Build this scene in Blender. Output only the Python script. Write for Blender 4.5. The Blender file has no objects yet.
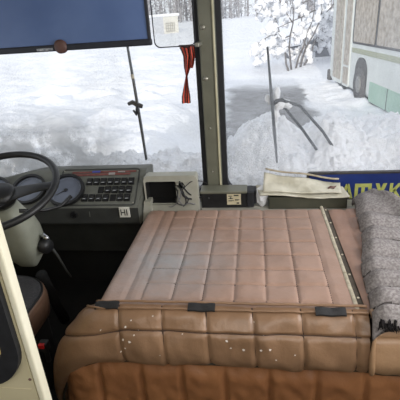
import bpy, bmesh, math, random
from mathutils import Vector, Matrix, noise
random.seed(7)
SC = bpy.context.scene
COL = SC.collection
PI = math.pi

# ------------------------------------------------------------------ colours / materials
def lin(c):
    r = []
    for v in c:
        v = v / 255.0
        r.append(v / 12.92 if v <= 0.04045 else ((v + 0.055) / 1.055) ** 2.4)
    return (r[0], r[1], r[2], 1.0)

def new_mat(name):
    m = bpy.data.materials.new(name); m.use_nodes = True
    nt = m.node_tree
    return m, nt, nt.nodes['Principled BSDF']

def noise_node(nt, scale, detail=4, rough=0.55, coord='Object'):
    tc = nt.nodes.new('ShaderNodeTexCoord')
    n = nt.nodes.new('ShaderNodeTexNoise')
    n.inputs['Scale'].default_value = scale
    n.inputs['Detail'].default_value = detail
    n.inputs['Roughness'].default_value = rough
    nt.links.new(tc.outputs[coord], n.inputs['Vector'])
    return n

def ramp(nt, src, stops):
    r = nt.nodes.new('ShaderNodeValToRGB')
    el = r.color_ramp.elements
    while len(el) > len(stops): el.remove(el[-1])
    while len(el) < len(stops): el.new(0.5)
    for e, (p, c) in zip(el, stops):
        e.position = p; e.color = c
    nt.links.new(src, r.inputs['Fac'])
    return r

def mat(name, c1, c2=None, scale=20, rough=0.6, metal=0.0, bump=0.0, bscale=None, spec=0.5, lo=0.35, hi=0.65, bdist=0.01):
    m, nt, p = new_mat(name)
    p.inputs['Roughness'].default_value = rough
    p.inputs['Metallic'].default_value = metal
    p.inputs['Specular IOR Level'].default_value = spec
    a = lin(c1); b = lin(c2) if c2 else a
    n = noise_node(nt, scale)
    r = ramp(nt, n.outputs['Fac'], [(lo, a), (hi, b)])
    nt.links.new(r.outputs['Color'], p.inputs['Base Color'])
    if bump:
        bd = bdist
        n2 = noise_node(nt, bscale or scale * 3, 5)
        b_ = nt.nodes.new('ShaderNodeBump'); b_.inputs['Strength'].default_value = bump
        b_.inputs['Distance'].default_value = bd
        nt.links.new(n2.outputs['Fac'], b_.inputs['Height'])
        nt.links.new(b_.outputs['Normal'], p.inputs['Normal'])
    return m

def leather(name, c1, c2, rough=0.42, patch=None):
    m, nt, p = new_mat(name)
    p.inputs['Roughness'].default_value = rough
    p.inputs['Specular IOR Level'].default_value = 0.5
    n = noise_node(nt, 5.0, 6, 0.6)
    r = ramp(nt, n.outputs['Fac'], [(0.3, lin(c1)), (0.7, lin(c2))])
    out = r.outputs['Color']
    if patch:                                   # a wiped, dusty grey-blue area: (centre, radii, colour, amount)
        tc = nt.nodes.new('ShaderNodeTexCoord')
        mp = nt.nodes.new('ShaderNodeMapping')
        mp.vector_type = 'TEXTURE'
        mp.inputs['Location'].default_value = patch[0]
        mp.inputs['Scale'].default_value = patch[1]
        nt.links.new(tc.outputs['Object'], mp.inputs['Vector'])
        g = nt.nodes.new('ShaderNodeTexGradient'); g.gradient_type = 'SPHERICAL'
        nt.links.new(mp.outputs['Vector'], g.inputs['Vector'])
        n3 = noise_node(nt, 14.0, 5, 0.65)
        mu = nt.nodes.new('ShaderNodeMath'); mu.operation = 'MULTIPLY'
        nt.links.new(g.outputs['Fac'], mu.inputs[0]); nt.links.new(n3.outputs['Fac'], mu.inputs[1])
        mu2 = nt.nodes.new('ShaderNodeMath'); mu2.operation = 'MULTIPLY'; mu2.use_clamp = True
        nt.links.new(mu.outputs[0], mu2.inputs[0]); mu2.inputs[1].default_value = patch[3]
        mx = nt.nodes.new('ShaderNodeMix'); mx.data_type = 'RGBA'
        nt.links.new(mu2.outputs[0], mx.inputs['Factor'])
        nt.links.new(out, mx.inputs['A']); mx.inputs['B'].default_value = lin(patch[2])
        out = mx.outputs['Result']
    nt.links.new(out, p.inputs['Base Color'])
    n2 = noise_node(nt, 260.0, 3)
    n4 = noise_node(nt, 18.0, 4)
    ad = nt.nodes.new('ShaderNodeMath'); ad.operation = 'MULTIPLY_ADD'
    nt.links.new(n2.outputs['Fac'], ad.inputs[0]); ad.inputs[1].default_value = 0.12
    nt.links.new(n4.outputs['Fac'], ad.inputs[2])
    b_ = nt.nodes.new('ShaderNodeBump'); b_.inputs['Strength'].default_value = 0.35
    b_.inputs['Distance'].default_value = 0.012
    nt.links.new(ad.outputs[0], b_.inputs['Height'])
    nt.links.new(b_.outputs['Normal'], p.inputs['Normal'])
    rr = nt.nodes.new('ShaderNodeMapRange')
    nt.links.new(n4.outputs['Fac'], rr.inputs['Value'])
    rr.inputs['To Min'].default_value = rough - 0.1; rr.inputs['To Max'].default_value = rough + 0.14
    nt.links.new(rr.outputs['Result'], p.inputs['Roughness'])
    return m

def glass_mat(name, haze, speck, tint=(1, 1, 1, 1), speck_scale=160, blotch=2.2, spec=0.03, dust=(205, 207, 212), low=None):
    m, nt, p = new_mat(name)
    nt.nodes.remove(p)
    out = nt.nodes['Material Output']
    tr = nt.nodes.new('ShaderNodeBsdfTransparent'); tr.inputs['Color'].default_value = tint
    df = nt.nodes.new('ShaderNodeBsdfTranslucent'); df.inputs['Color'].default_value = lin(dust)
    gl = nt.nodes.new('ShaderNodeBsdfGlossy'); gl.inputs['Roughness'].default_value = 0.03
    n1 = noise_node(nt, blotch, 3); n2 = noise_node(nt, speck_scale, 2, 0.7)
    r1 = ramp(nt, n1.outputs['Fac'], [(0.35, (0, 0, 0, 1)), (0.68, (1, 1, 1, 1))])
    r2 = ramp(nt, n2.outputs['Fac'], [(0.52, (0, 0, 0, 1)), (0.60, (1, 1, 1, 1))])
    a = nt.nodes.new('ShaderNodeMath'); a.operation = 'MULTIPLY'
    nt.links.new(r1.outputs['Color'], a.inputs[0]); nt.links.new(r2.outputs['Color'], a.inputs[1])
    b = nt.nodes.new('ShaderNodeMath'); b.operation = 'MULTIPLY_ADD'
    nt.links.new(a.outputs[0], b.inputs[0]); b.inputs[1].default_value = speck
    b2 = nt.nodes.new('ShaderNodeMath'); b2.operation = 'MULTIPLY'
    nt.links.new(r1.outputs['Color'], b2.inputs[0]); b2.inputs[1].default_value = haze
    nt.links.new(b2.outputs[0], b.inputs[2])
    fac = b.outputs[0]
    if low:                                     # road dirt left near the bottom, outside the wiped area: (z bottom, z top, x from, x to, amount)
        tc = nt.nodes.new('ShaderNodeTexCoord'); sp = nt.nodes.new('ShaderNodeSeparateXYZ')
        nt.links.new(tc.outputs['Object'], sp.inputs[0])
        def mr(src, a0, a1):
            q = nt.nodes.new('ShaderNodeMapRange'); q.interpolation_type = 'SMOOTHSTEP'
            nt.links.new(src, q.inputs['Value']); q.inputs['From Min'].default_value = a0; q.inputs['From Max'].default_value = a1
            return q.outputs['Result']
        def mul(x, y):
            q = nt.nodes.new('ShaderNodeMath'); q.operation = 'MULTIPLY'; nt.links.new(x, q.inputs[0])
            if isinstance(y, float): q.inputs[1].default_value = y
            else: nt.links.new(y, q.inputs[1])
            return q.outputs[0]
        n5 = noise_node(nt, 5.0, 5, .65)
        g = mul(mul(mul(mr(sp.outputs['Z'], low[1], low[0]), mr(sp.outputs['X'], low[3], low[2])), mr(n5.outputs['Fac'], .25, .6)), low[4])
        ad = nt.nodes.new('ShaderNodeMath'); ad.operation = 'ADD'; ad.use_clamp = True
        nt.links.new(fac, ad.inputs[0]); nt.links.new(g, ad.inputs[1]); fac = ad.outputs[0]
    mx = nt.nodes.new('ShaderNodeMixShader')
    nt.links.new(fac, mx.inputs['Fac']); nt.links.new(tr.outputs[0], mx.inputs[1]); nt.links.new(df.outputs[0], mx.inputs[2])
    mx2 = nt.nodes.new('ShaderNodeMixShader'); mx2.inputs['Fac'].default_value = spec
    nt.links.new(mx.outputs[0], mx2.inputs[1]); nt.links.new(gl.outputs[0], mx2.inputs[2])
    nt.links.new(mx2.outputs[0], out.inputs['Surface'])
    return m

M = {}
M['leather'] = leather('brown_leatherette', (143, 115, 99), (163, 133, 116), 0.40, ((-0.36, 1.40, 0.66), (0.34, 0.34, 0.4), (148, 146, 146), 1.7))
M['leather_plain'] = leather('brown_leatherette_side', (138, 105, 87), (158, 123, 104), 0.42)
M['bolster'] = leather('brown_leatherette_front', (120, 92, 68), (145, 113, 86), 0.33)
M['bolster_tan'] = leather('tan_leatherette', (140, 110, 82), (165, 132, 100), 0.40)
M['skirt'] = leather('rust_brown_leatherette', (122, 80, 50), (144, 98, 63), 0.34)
M['stitch'] = mat('dark_stitching', (58, 41, 34), (74, 54, 44), 80, 0.8)
M['paint'] = mat('white_paint_splash', (225, 215, 205), None, 20, 0.6)
M['black_strap'] = mat('black_webbing', (20, 19, 20), (34, 32, 32), 300, 0.7, bump=0.3)
M['black'] = mat('black_plastic', (22, 22, 23), (32, 32, 33), 30, 0.45)
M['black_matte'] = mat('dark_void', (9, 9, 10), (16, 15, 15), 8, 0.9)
M['rubber'] = mat('black_rubber', (22, 23, 27), (32, 33, 38), 30, 0.6)
M['piping'] = mat('dark_piping', (44, 40, 30), (60, 54, 42), 60, 0.7)
M['hinge'] = mat('aged_aluminium', (182, 170, 146), (214, 204, 180), 40, 0.45, 0.35)
M['seam_gap'] = mat('dark_hinge_gap', (58, 50, 42), (84, 74, 62), 30, 0.7)
M['dash'] = mat('grey_green_plastic', (88, 89, 82), (102, 103, 95), 12, 0.55, bump=0.1, bscale=300)
M['dash_dark'] = mat('dark_grey_plastic', (44, 45, 43), (55, 56, 53), 10, 0.6)
M['dash_light'] = mat('pale_grey_plastic', (158, 157, 144), (174, 172, 160), 10, 0.55)
M['cowl'] = mat('pale_green_grey_cowl', (128, 130, 118), (150, 152, 137), 6, 0.55)
M['gauge_face'] = mat('gauge_face', (96, 102, 116), (110, 116, 130), 10, 0.3)
M['gauge_mark'] = mat('gauge_marks', (140, 146, 158), None, 10, 0.5)
M['red_strip'] = mat('red_lamp_strip', (104, 56, 52), (124, 72, 66), 60, 0.4)
M['blue_lamp'] = mat('blue_lamp', (70, 76, 150), None, 10, 0.4)
M['lamp_grey'] = mat('grey_lamp_lens', (150, 145, 142), None, 10, 0.4)
M['switch_mark'] = mat('grey_switch_mark', (140, 142, 142), None, 10, 0.5)
M['label_white'] = mat('white_label', (200, 198, 186), (212, 210, 200), 30, 0.6)
M['label_beige'] = mat('beige_label', (190, 178, 146), (204, 192, 162), 40, 0.6)
M['ink'] = mat('dark_ink', (40, 38, 40), None, 20, 0.7)
M['pillar'] = mat('olive_grey_paint', (98, 98, 84), (114, 113, 98), 6, 0.45)
M['pillar_edge'] = mat('worn_pale_edge', (176, 170, 140), (196, 190, 160), 10, 0.5)
M['bolt'] = mat('steel_bolt', (140, 138, 126), (165, 162, 150), 20, 0.35, 0.6)
M['visor'] = mat('dark_blue_visor_film', (80, 102, 148), (108, 130, 176), 2.2, 0.25, lo=0.25, hi=0.75)
M['visor_frame'] = mat('dark_visor_frame', (28, 30, 38), (40, 42, 52), 10, 0.5)
M['brown_knob'] = mat('brown_knob', (88, 62, 56), (104, 74, 66), 20, 0.5)
M['sticker'] = mat('grey_sticker', (186, 188, 190), (120, 124, 134), 90, 0.6)
M['cream'] = mat('cream_paint', (196, 186, 152), (208, 198, 165), 3, 0.4, bump=0.06, bscale=30)
M['cream_edge'] = mat('pale_cream_edge', (236, 230, 204), (244, 239, 216), 6, 0.35)
M['seat_top'] = mat('charcoal_seat_fabric', (52, 52, 55), (66, 65, 67), 120, 0.9, bump=0.3)
M['seat_side'] = mat('brown_seat_vinyl', (100, 76, 62), (122, 94, 76), 10, 0.42)
M['beige_cloth'] = mat('yellow_beige_cloth', (206, 178, 112), (232, 206, 142), 6, 0.9, bump=0.5, bscale=14)
M['red'] = mat('red_button', (190, 34, 36), None, 10, 0.4)
M['tray'] = mat('dark_olive_tray', (64, 64, 52), (78, 76, 62), 10, 0.55)
M['paper'] = mat('off_white_paper', (178, 172, 152), (212, 207, 190), 9, 0.8, bump=0.7, bscale=16, bdist=0.02)
M['paper_edge'] = mat('brownish_paper', (150, 138, 118), (186, 176, 156), 20, 0.85)
M['sill'] = mat('light_grey_sill', (158, 155, 144), (174, 171, 160), 8, 0.55)
M['sign_blue'] = mat('navy_sign_blue', (22, 38, 92), (32, 50, 110), 6, 0.35)
M['sign_edge'] = mat('dark_sign_edge', (40, 38, 40), (60, 56, 54), 20, 0.5)
M['sign_yellow'] = mat('sign_yellow', (150, 154, 76), (172, 174, 96), 14, 0.5)
M['wool'] = mat('grey_wool', (118, 112, 110), (150, 144, 142), 110, 0.95, bump=0.5, bscale=240, lo=0.38, hi=0.62, spec=0.1)
M['wool_seam_shade'] = mat('wool_crevice_shade', (66, 61, 60), (84, 78, 77), 80, 0.95, spec=0.1)  # shade in the blanket's seam crevices, painted as darker wool
M['wool_dark'] = mat('dark_frayed_wool', (30, 28, 30), (60, 56, 56), 120, 0.95, bump=1.0, spec=0.1)
M['floor'] = mat('dark_rubber_floor', (16, 15, 15), (26, 24, 23), 8, 0.85)
M['wall_dark'] = mat('dark_painted_metal', (20, 20, 20), (30, 30, 29), 6, 0.7)
M['ceiling'] = mat('off_white_lining', (190, 188, 180), (202, 200, 192), 4, 0.8)
M['wall'] = mat('beige_wall_panel', (176, 170, 150), (188, 182, 162), 4, 0.7)
M['chrome'] = mat('chrome', (190, 190, 194), None, 10, 0.2, 0.9)
M['wire'] = mat('black_wire', (20, 20, 22), (34, 34, 36), 60, 0.5)
M['wire_grey'] = mat('grey_wire', (96, 96, 98), (120, 120, 122), 60, 0.5)
M['snow'] = mat('snow', (236, 238, 244), (246, 247, 250), 0.6, 0.75, bump=0.6, bscale=5.0, spec=0.2, bdist=0.10)
M['snow_bank'] = mat('packed_snow', (238, 240, 245), (250, 250, 252), 3, 0.75, bump=0.9, bscale=24, spec=0.2, bdist=0.03)
M['snow_tree'] = mat('tree_snow', (244, 245, 248), None, 3, 0.8, spec=0.1)
M['bark'] = mat('grey_bark', (84, 80, 80), (120, 116, 116), 10, 0.9)
M['twig'] = mat('frosted_twigs', (120, 116, 118), (190, 190, 194), 3, 0.9, spec=0.1)
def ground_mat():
    m = M['snow'].copy(); m.name = 'snow_slush_and_shade'; nt = m.node_tree; p = nt.nodes['Principled BSDF']
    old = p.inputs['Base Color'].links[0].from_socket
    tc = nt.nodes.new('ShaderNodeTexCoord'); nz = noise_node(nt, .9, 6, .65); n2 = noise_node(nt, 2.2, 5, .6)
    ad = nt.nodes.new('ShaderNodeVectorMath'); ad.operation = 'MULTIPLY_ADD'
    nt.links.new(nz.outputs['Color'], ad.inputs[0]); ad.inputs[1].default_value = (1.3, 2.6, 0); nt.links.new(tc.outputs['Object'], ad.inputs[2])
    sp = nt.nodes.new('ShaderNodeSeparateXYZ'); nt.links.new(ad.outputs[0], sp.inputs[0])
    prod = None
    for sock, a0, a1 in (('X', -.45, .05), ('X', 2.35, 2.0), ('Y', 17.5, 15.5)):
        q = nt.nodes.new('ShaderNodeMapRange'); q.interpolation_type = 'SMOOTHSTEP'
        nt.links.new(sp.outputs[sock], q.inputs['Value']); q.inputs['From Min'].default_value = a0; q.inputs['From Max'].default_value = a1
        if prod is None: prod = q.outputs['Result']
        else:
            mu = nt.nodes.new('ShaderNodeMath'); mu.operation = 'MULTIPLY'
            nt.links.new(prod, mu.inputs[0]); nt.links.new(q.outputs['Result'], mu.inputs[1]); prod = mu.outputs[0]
    sl = ramp(nt, n2.outputs['Fac'], [(.3, lin((118, 116, 116))), (.7, lin((160, 160, 162)))])  # slush grey, with the bus shadow's darkness put into the colour
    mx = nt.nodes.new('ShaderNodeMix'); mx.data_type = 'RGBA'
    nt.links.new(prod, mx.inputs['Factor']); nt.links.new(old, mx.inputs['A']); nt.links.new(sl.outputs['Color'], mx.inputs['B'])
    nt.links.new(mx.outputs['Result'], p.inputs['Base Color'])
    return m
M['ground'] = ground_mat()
M['shed_wall'] = mat('white_shed_boards', (214, 212, 205), (226, 224, 216), 3, 0.8)
M['shed_side_shaded'] = mat('shaded_shed_boards', (200, 202, 208), (212, 214, 218), 3, 0.8)  # same boards, with the bluish shade of the side faces painted in
M['shed_grid'] = mat('grey_lattice', (150, 148, 140), (170, 168, 160), 20, 0.8)
M['bus_white'] = mat('bus_white_paint', (206, 210, 206), (216, 220, 216), 2, 0.4)
M['bus_green'] = mat('bus_pale_green', (150, 182, 164), (164, 194, 176), 2, 0.45)
M['bus_olive'] = mat('bus_olive_stripe', (150, 154, 124), (162, 166, 136), 4, 0.45)
M['bus_glass'] = mat('frosted_bus_window', (140, 128, 112), (206, 196, 182), 7, 0.5, lo=0.3, hi=0.75, bump=0.5, bscale=60)
M['bus_dark'] = mat('bus_dark_rubber', (64, 62, 62), (92, 90, 88), 20, 0.8)
M['tyre'] = mat('snowy_tyre', (58, 56, 56), (110, 108, 108), 30, 0.9)
M['hub'] = mat('grey_hub', (120, 120, 118), (140, 140, 138), 20, 0.5)
M['car_grey'] = mat('grey_car_paint', (110, 112, 118), (130, 132, 138), 4, 0.35)
M['car_glass'] = mat('dark_car_glass', (60, 64, 70), (84, 88, 94), 4, 0.2)
M['wiper'] = mat('wiper_black', (26, 27, 30), (44, 46, 50), 40, 0.5)
M['wiper_grey'] = mat('wiper_grey', (70, 74, 80), (110, 114, 120), 60, 0.5)
M['rib_black'] = mat('ribbon_black', (48, 30, 30), (62, 38, 36), 40, 0.7)
M['rib_red'] = mat('ribbon_orange_red', (192, 70, 52), (206, 86, 62), 40, 0.7)
M['glass_left'] = glass_mat('dusty_glass_left', 0.12, 0.10, speck_scale=120, low=(.92, 1.22, -1.05, -.60, .62), dust=(176, 176, 174))
M['glass_right'] = glass_mat('speckled_glass_right', 0.20, 0.20, speck_scale=190, blotch=1.6, spec=0.0, dust=(225, 227, 230))
M['clear'] = glass_mat('clear_plastic', 0.02, 0.0, (0.98, 0.98, 0.97, 1), 100, spec=0.04)
M['part_glass'] = glass_mat('partition_glass', 0.03, 0.0, (0.93, 0.95, 0.93, 1), 100)

# ------------------------------------------------------------------ mesh helpers
def link(name, bm, mats, parent=None, smooth=True, recalc=True):
    if recalc: bmesh.ops.recalc_face_normals(bm, faces=bm.faces[:])
    me = bpy.data.meshes.new(name); bm.to_mesh(me); bm.free()
    if not isinstance(mats, (list, tuple)): mats = [mats]
    for m in mats: me.materials.append(m)
    if smooth is True:
        for p in me.polygons: p.use_smooth = True
    o = bpy.data.objects.new(name, me); COL.objects.link(o)
    if parent is not None:
        o.parent = parent
        o.location = -parent.location if parent.parent is None else (0, 0, 0)
    return o

def local(name, bm, mats, parent, loc=(0, 0, 0), smooth=True):
    """a part whose mesh is built around its own origin"""
    o = link(name, bm, mats, None, smooth); o.parent = parent; o.location = loc
    return o

def tag(o, label=None, cat=None, group=None, kind=None):
    if label: o['label'] = label
    if cat: o['category'] = cat
    if group: o['group'] = group
    if kind: o['kind'] = kind
    return o

def thing(name, label, cat, loc=(0, 0, 0), group=None):
    o = bpy.data.objects.new(name, None); COL.objects.link(o)
    o.location = loc; o.empty_display_size = 0.05
    return tag(o, label, cat, group)

def box(bm, lo, hi, bev=0.0, seg=2, mi=0, mtx=None):
    lo = Vector(lo); hi = Vector(hi)
    r = bmesh.ops.create_cube(bm, size=1.0)
    vs = r['verts']
    for v in vs:
        v.co = Vector(((lo[i] + hi[i]) / 2 + v.co[i] * (hi[i] - lo[i])) for i in range(3))
    fs = set(f for v in vs for f in v.link_faces)
    if bev > 0:
        es = list({e for v in vs for e in v.link_edges})
        rb = bmesh.ops.bevel(bm, geom=es, offset=bev, segments=seg, profile=0.5, affect='EDGES')
        vs = list({v for f in rb['faces'] for v in f.verts} | {v for v in vs if v.is_valid})
        fs = {f for v in vs for f in v.link_faces}
    for f in fs: f.material_index = mi
    if mtx is not None:
        for v in vs: v.co = mtx @ v.co
    return vs

def tube(bm, pts, rad, n=8, cap=True, mi=0, closed=False):
    pts = [Vector(p) for p in pts]
    rads = rad if isinstance(rad, (list, tuple)) else [rad] * len(pts)
    rings = []; up = None; N = len(pts)
    for i, p in enumerate(pts):
        if closed: t = pts[(i + 1) % N] - pts[i - 1]
        else: t = pts[min(i + 1, N - 1)] - pts[max(i - 1, 0)]
        t.normalize()
        if up is None:
            a = Vector((0, 0, 1)) if abs(t.z) < 0.9 else Vector((1, 0, 0))
            up = (a - t * a.dot(t)).normalized()
        else:
            up = (up - t * up.dot(t)).normalized()
        s = t.cross(up)
        rings.append([bm.verts.new(p + (up * math.cos(2 * PI * k / n) + s * math.sin(2 * PI * k / n)) * rads[i]) for k in range(n)])
    rng = range(N) if closed else range(N - 1)
    for i in rng:
        a = rings[i]; b = rings[(i + 1) % N]
        for k in range(n):
            f = bm.faces.new((a[k], a[(k + 1) % n], b[(k + 1) % n], b[k])); f.material_index = mi
    if cap and not closed:
        bm.faces.new(rings[0]).material_index = mi; bm.faces.new(rings[-1]).material_index = mi

def cyl(bm, c, ax, r, h, n=20, r2=None, mi=0):
    c = Vector(c); ax = Vector(ax).normalized()
    tube(bm, [c, c + ax * h], [r, r if r2 is None else r2], n, True, mi)

def dome(bm, c, ax, r, h, n=14, mi=0):
    """rounded cap"""
    c = Vector(c); ax = Vector(ax).normalized()
    K = 5
    pts = [c + ax * h * math.sin(k / K * PI / 2) for k in range(K + 1)]
    rad = [max(r * math.cos(k / K * PI / 2), r * 0.02) for k in range(K + 1)]
    tube(bm, pts, rad, n, True, mi)

def grid(bm, fn, nu, nv, mi=None):
    V = [[bm.verts.new(fn(i / nu, j / nv)) for j in range(nv + 1)] for i in range(nu + 1)]
    for i in range(nu):
        for j in range(nv):
            f = bm.faces.new((V[i][j], V[i + 1][j], V[i + 1][j + 1], V[i][j + 1]))
            if mi: f.material_index = mi((i + .5) / nu, (j + .5) / nv)
    return V

def prism(bm, outline, y0, y1, mi=0, frame=None):
    """extrude a 2-D outline (u, v) between two depths; frame(u, v, w) places it"""
    fr = frame or (lambda u, v, w: Vector((u, w, v)))
    a = [bm.verts.new(fr(u, v, y0)) for u, v in outline]; b = [bm.verts.new(fr(u, v, y1)) for u, v in outline]
    n = len(outline)
    for f in (bm.faces.new(a), bm.faces.new(b[::-1])): f.material_index = mi
    for i in range(n):
        bm.faces.new((a[i], b[i], b[(i + 1) % n], a[(i + 1) % n])).material_index = mi

def rrect(x0, x1, z0, z1, r, n=8):
    pts = []
    for cx, cz, a0 in ((x1 - r, z1 - r, 0), (x0 + r, z1 - r, 90), (x0 + r, z0 + r, 180), (x1 - r, z0 + r, 270)):
        for k in range(n + 1):
            a = math.radians(a0 + 90 * k / n)
            pts.append((cx + r * math.cos(a), cz + r * math.sin(a)))
    return pts

def ring_prism(bm, outer, inner, y0, y1, mi=0, frame=None):
    fr = frame or (lambda u, v, w: Vector((u, w, v)))
    n = len(outer)
    A = [[bm.verts.new(fr(u, v, y)) for u, v in o] for o in (outer, inner) for y in (y0, y1)]
    o0, o1, i0, i1 = A
    for i in range(n):
        j = (i + 1) % n
        for q in ((o0[i], o0[j], i0[j], i0[i]), (o1[i], i1[i], i1[j], o1[j]), (o0[i], o1[i], o1[j], o0[j]), (i0[i], i0[j], i1[j], i1[i])):
            bm.faces.new(q).material_index = mi

def sst(a, b, x):
    t = min(1, max(0, (x - a) / (b - a))); return t * t * (3 - 2 * t)

# ------------------------------------------------------------------ camera
d = Vector((66, 940, 412)).normalized()
F = Vector((54, -190, 412)); F = (F - d * F.dot(d)).normalized()
R = d.cross(F)
if R.x < 0: R = -R
toW = lambda v: Vector((R.dot(v), F.dot(v), -d.dot(v)))
cx, cy, cz = toW(Vector((1, 0, 0))), toW(Vector((0, -1, 0))), toW(Vector((0, 0, -1)))
cam = bpy.data.cameras.new('camera'); cam.sensor_fit = 'HORIZONTAL'; cam.sensor_width = 36; cam.lens = 412 / 400 * 36
cam.clip_start = 0.02; cam.clip_end = 1000
co = bpy.data.objects.new('camera', cam); COL.objects.link(co)
co.matrix_world = Matrix(((cx.x, cy.x, cz.x, 0), (cx.y, cy.y, cz.y, 0), (cx.z, cy.z, cz.z, 1.55), (0, 0, 0, 1)))
SC.camera = co

# ------------------------------------------------------------------ light
w = bpy.data.worlds.new('winter_sky'); SC.world = w; w.use_nodes = True
bg = w.node_tree.nodes['Background']
bg.inputs['Color'].default_value = (0.88, 0.93, 1.0, 1); bg.inputs['Strength'].default_value = 1.12
def lamp(name, kind, energy, color, loc, direction, **k):
    L = bpy.data.lights.new(name, kind); L.energy = energy; L.color = color
    for a, b in k.items(): setattr(L, a, b)
    o = bpy.data.objects.new(name, L); COL.objects.link(o); o.location = loc
    o.rotation_euler = Vector(direction).to_track_quat('-Z', 'Y').to_euler()
    return o
lamp('sun', 'SUN', 2.6, (1.0, 0.93, 0.82), (0, -10, 6), (0.02, 1.0, -0.20), angle=0.01)
lamp('cabin_fill', 'AREA', 38, (1.0, 0.96, 0.90), (0.2, -0.5, 2.02), (0.0, 0.25, -1), shape='RECTANGLE', size=1.6, size_y=1.8)  # unseen area fill, added to brighten the engine cover
lamp('door_side_fill', 'AREA', 26, (0.98, 0.98, 1.0), (1.2, 0.9, 1.35), (-1, 0.1, -0.35), shape='RECTANGLE', size=1.2, size_y=0.8)  # added fill lamp on the door side, lifts the cabin brightness

SC.view_settings.view_transform = 'Standard'
SC.view_settings.look = 'None'

# ------------------------------------------------------------------ the bus shell (setting)
XL, XR, YB, ZC = -1.66, 1.24, -3.6, 2.12
def struct(name, lo, hi, m, bev=0.0, label=None):
    bm = bmesh.new(); box(bm, lo, hi, bev)
    return tag(link(name, bm, m, None, False), label, None, None, 'structure')
struct('floor', (XL - .03, YB, -.05), (XR + .03, 2.26, 0), M['floor'])
struct('ceiling', (XL - .03, YB, ZC), (XR + .03, 2.26, ZC + .05), M['ceiling'])
struct('wall_back', (XL, YB - .03, 0), (XR, YB, ZC), M['wall'])
struct('wall_front', (XL, 2.2, 0), (XR, 2.25, 0.585), M['wall_dark'])
struct('trim_1', (XL, 2.2, 1.93), (XR, 2.25, ZC), M['pillar'])      # header above the windscreen
def side_wall(name, x0, x1):
    bm = bmesh.new()
    box(bm, (x0, YB, 0), (x1, 2.25, 0.95)); box(bm, (x0, YB, 1.75), (x1, 2.25, ZC))
    for y0, y1 in ((YB, -2.1), (-0.75, -.6), (.55, .7), (2.1, 2.25)): box(bm, (x0, y0, .95), (x1, y1, 1.75))
    return tag(link(name, bm, M['wall'], None, False), None, None, None, 'structure')
side_wall('wall_left', XL - .03, XL); side_wall('wall_right', XR, XR + .03)

# windscreen panes: rubber gasket + glass
def pane(name, x0, x1, gm):
    z0, z1 = 0.60, 1.95
    r = thing(name, None, None, ((x0 + x1) / 2, 2.2, z0)); r['kind'] = 'structure'
    bm = bmesh.new()
    ring_prism(bm, rrect(x0, x1, z0, z1, 0.10), rrect(x0 + .034, x1 - .034, z0 + .034, z1 - .034, 0.085), 2.165, 2.23)
    link('gasket', bm, M['rubber'], r, False)
    bm = bmesh.new(); prism(bm, rrect(x0 + .03, x1 - .03, z0 + .03, z1 - .03, 0.085), 2.199, 2.201)
    link('glass', bm, gm, r, False)
pane('window_1', XL, -0.262, M['glass_left'])
pane('window_2', -0.192, XR, M['glass_right'])

# centre pillar with bolts
p = thing('trim_2', None, None, (-0.227, 2.19, 0.585)); p['kind'] = 'structure'
bm = bmesh.new(); box(bm, (-.268, 2.135, .585), (-.186, 2.2, 1.96), .006); link('pillar_cover', bm, M['pillar'], p, False)
bm = bmesh.new(); box(bm, (-.199, 2.128, .60), (-.189, 2.14, 1.95), .003); link('pale_edge', bm, M['pillar_edge'], p, False)
for z in (1.515, 1.275, 1.02, 0.78):
    bm = bmesh.new(); dome(bm, (-.245 if z > 1.1 else -.236, 2.135, z), (0, -1, 0), .0125 if z > 1.1 else .006, .008)
    link('bolt', bm, M['bolt'], p)
# sill behind the engine cover
struct('trim_3', (-.59, 2.045, .45), (XR, 2.2, .60), M['sill'], .008)

struct('trim_4', (-.295, 1.975, .45), (XR, 2.044, .60), M['sill'], .004)
# ------------------------------------------------------------------ engine cover
EC = thing('engine_cover', 'brown quilted leatherette engine cover with a bulging padded front edge', 'engine cover', (0.1, 1.5, 0))
Q = 0.111
ROWS = [1.165, 1.262, 1.362, 1.47, 1.58, 1.69, 1.81, 1.915]
def puff(t):                       # 0 at a seam, 1 in the middle of a cell
    return 1 - abs(2 * t - 1) ** 9
def cellx(x, x0=-0.413, n=6):
    k = (x - x0) / Q
    if k < 0 or k > n: return None
    return k - math.floor(k)
def celly(y):
    for a, b in zip(ROWS, ROWS[1:]):
        if a <= y <= b: return (y - a) / (b - a)
    return None
def top_h(x, y):
    tx = cellx(x); ty = celly(y)
    wr = noise.noise(Vector((x * 9, y * 9, 1))) * .004 + noise.noise(Vector((x * 30, y * 22, 4))) * .0012
    if tx is None:                 # plain border bands with two long seams
        s = min(abs(x - v) for v in (-.470, -.413, .253))
        return .006 * min(1, s / .02) ** .6 + wr
    if ty is None:
        s = min(abs(y - ROWS[0]), abs(y - ROWS[-1])); return .007 * min(1, s / .02) ** .6 + wr
    return .0075 * puff(tx) * puff(ty) + wr
X0, X1, Y0, Y1, ZT = -0.575, 0.316, 1.125, 1.935, 0.648
def top_pt(u, v):
    # u across (with a rolled left side), v front to back (rolled back edge)
    if u < .16:                    # side skirt and rolled edge
        t = u / .16
        if t < .5: x = X0 - .012 * (1 - t * 2); z = .12 + (ZT - .17) * (t * 2); 
        else:
            a = (t - .5) * 2 * PI / 2; x = X0 + .05 * (1 - math.cos(a)); z = ZT - .05 + .05 * math.sin(a)
    else:
        x = X0 + .05 + (X1 - X0 - .05) * (u - .16) / .84; z = ZT
    if v > .93:
        a = (v - .93) / .07 * PI / 2; y = Y1 - .045 + .045 * math.sin(a); z -= .09 * (1 - math.cos(a))
    else: y = Y0 + (Y1 - .045 - Y0) * v / .93
    if u >= .13: z += top_h(x, y)
    # the left edge leans out slightly to the front
    x += -.006 * (1 - v) * (1 if u < .16 else 0)
    return Vector((x, y, z))
bm = bmesh.new(); grid(bm, top_pt, 300, 260)
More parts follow.
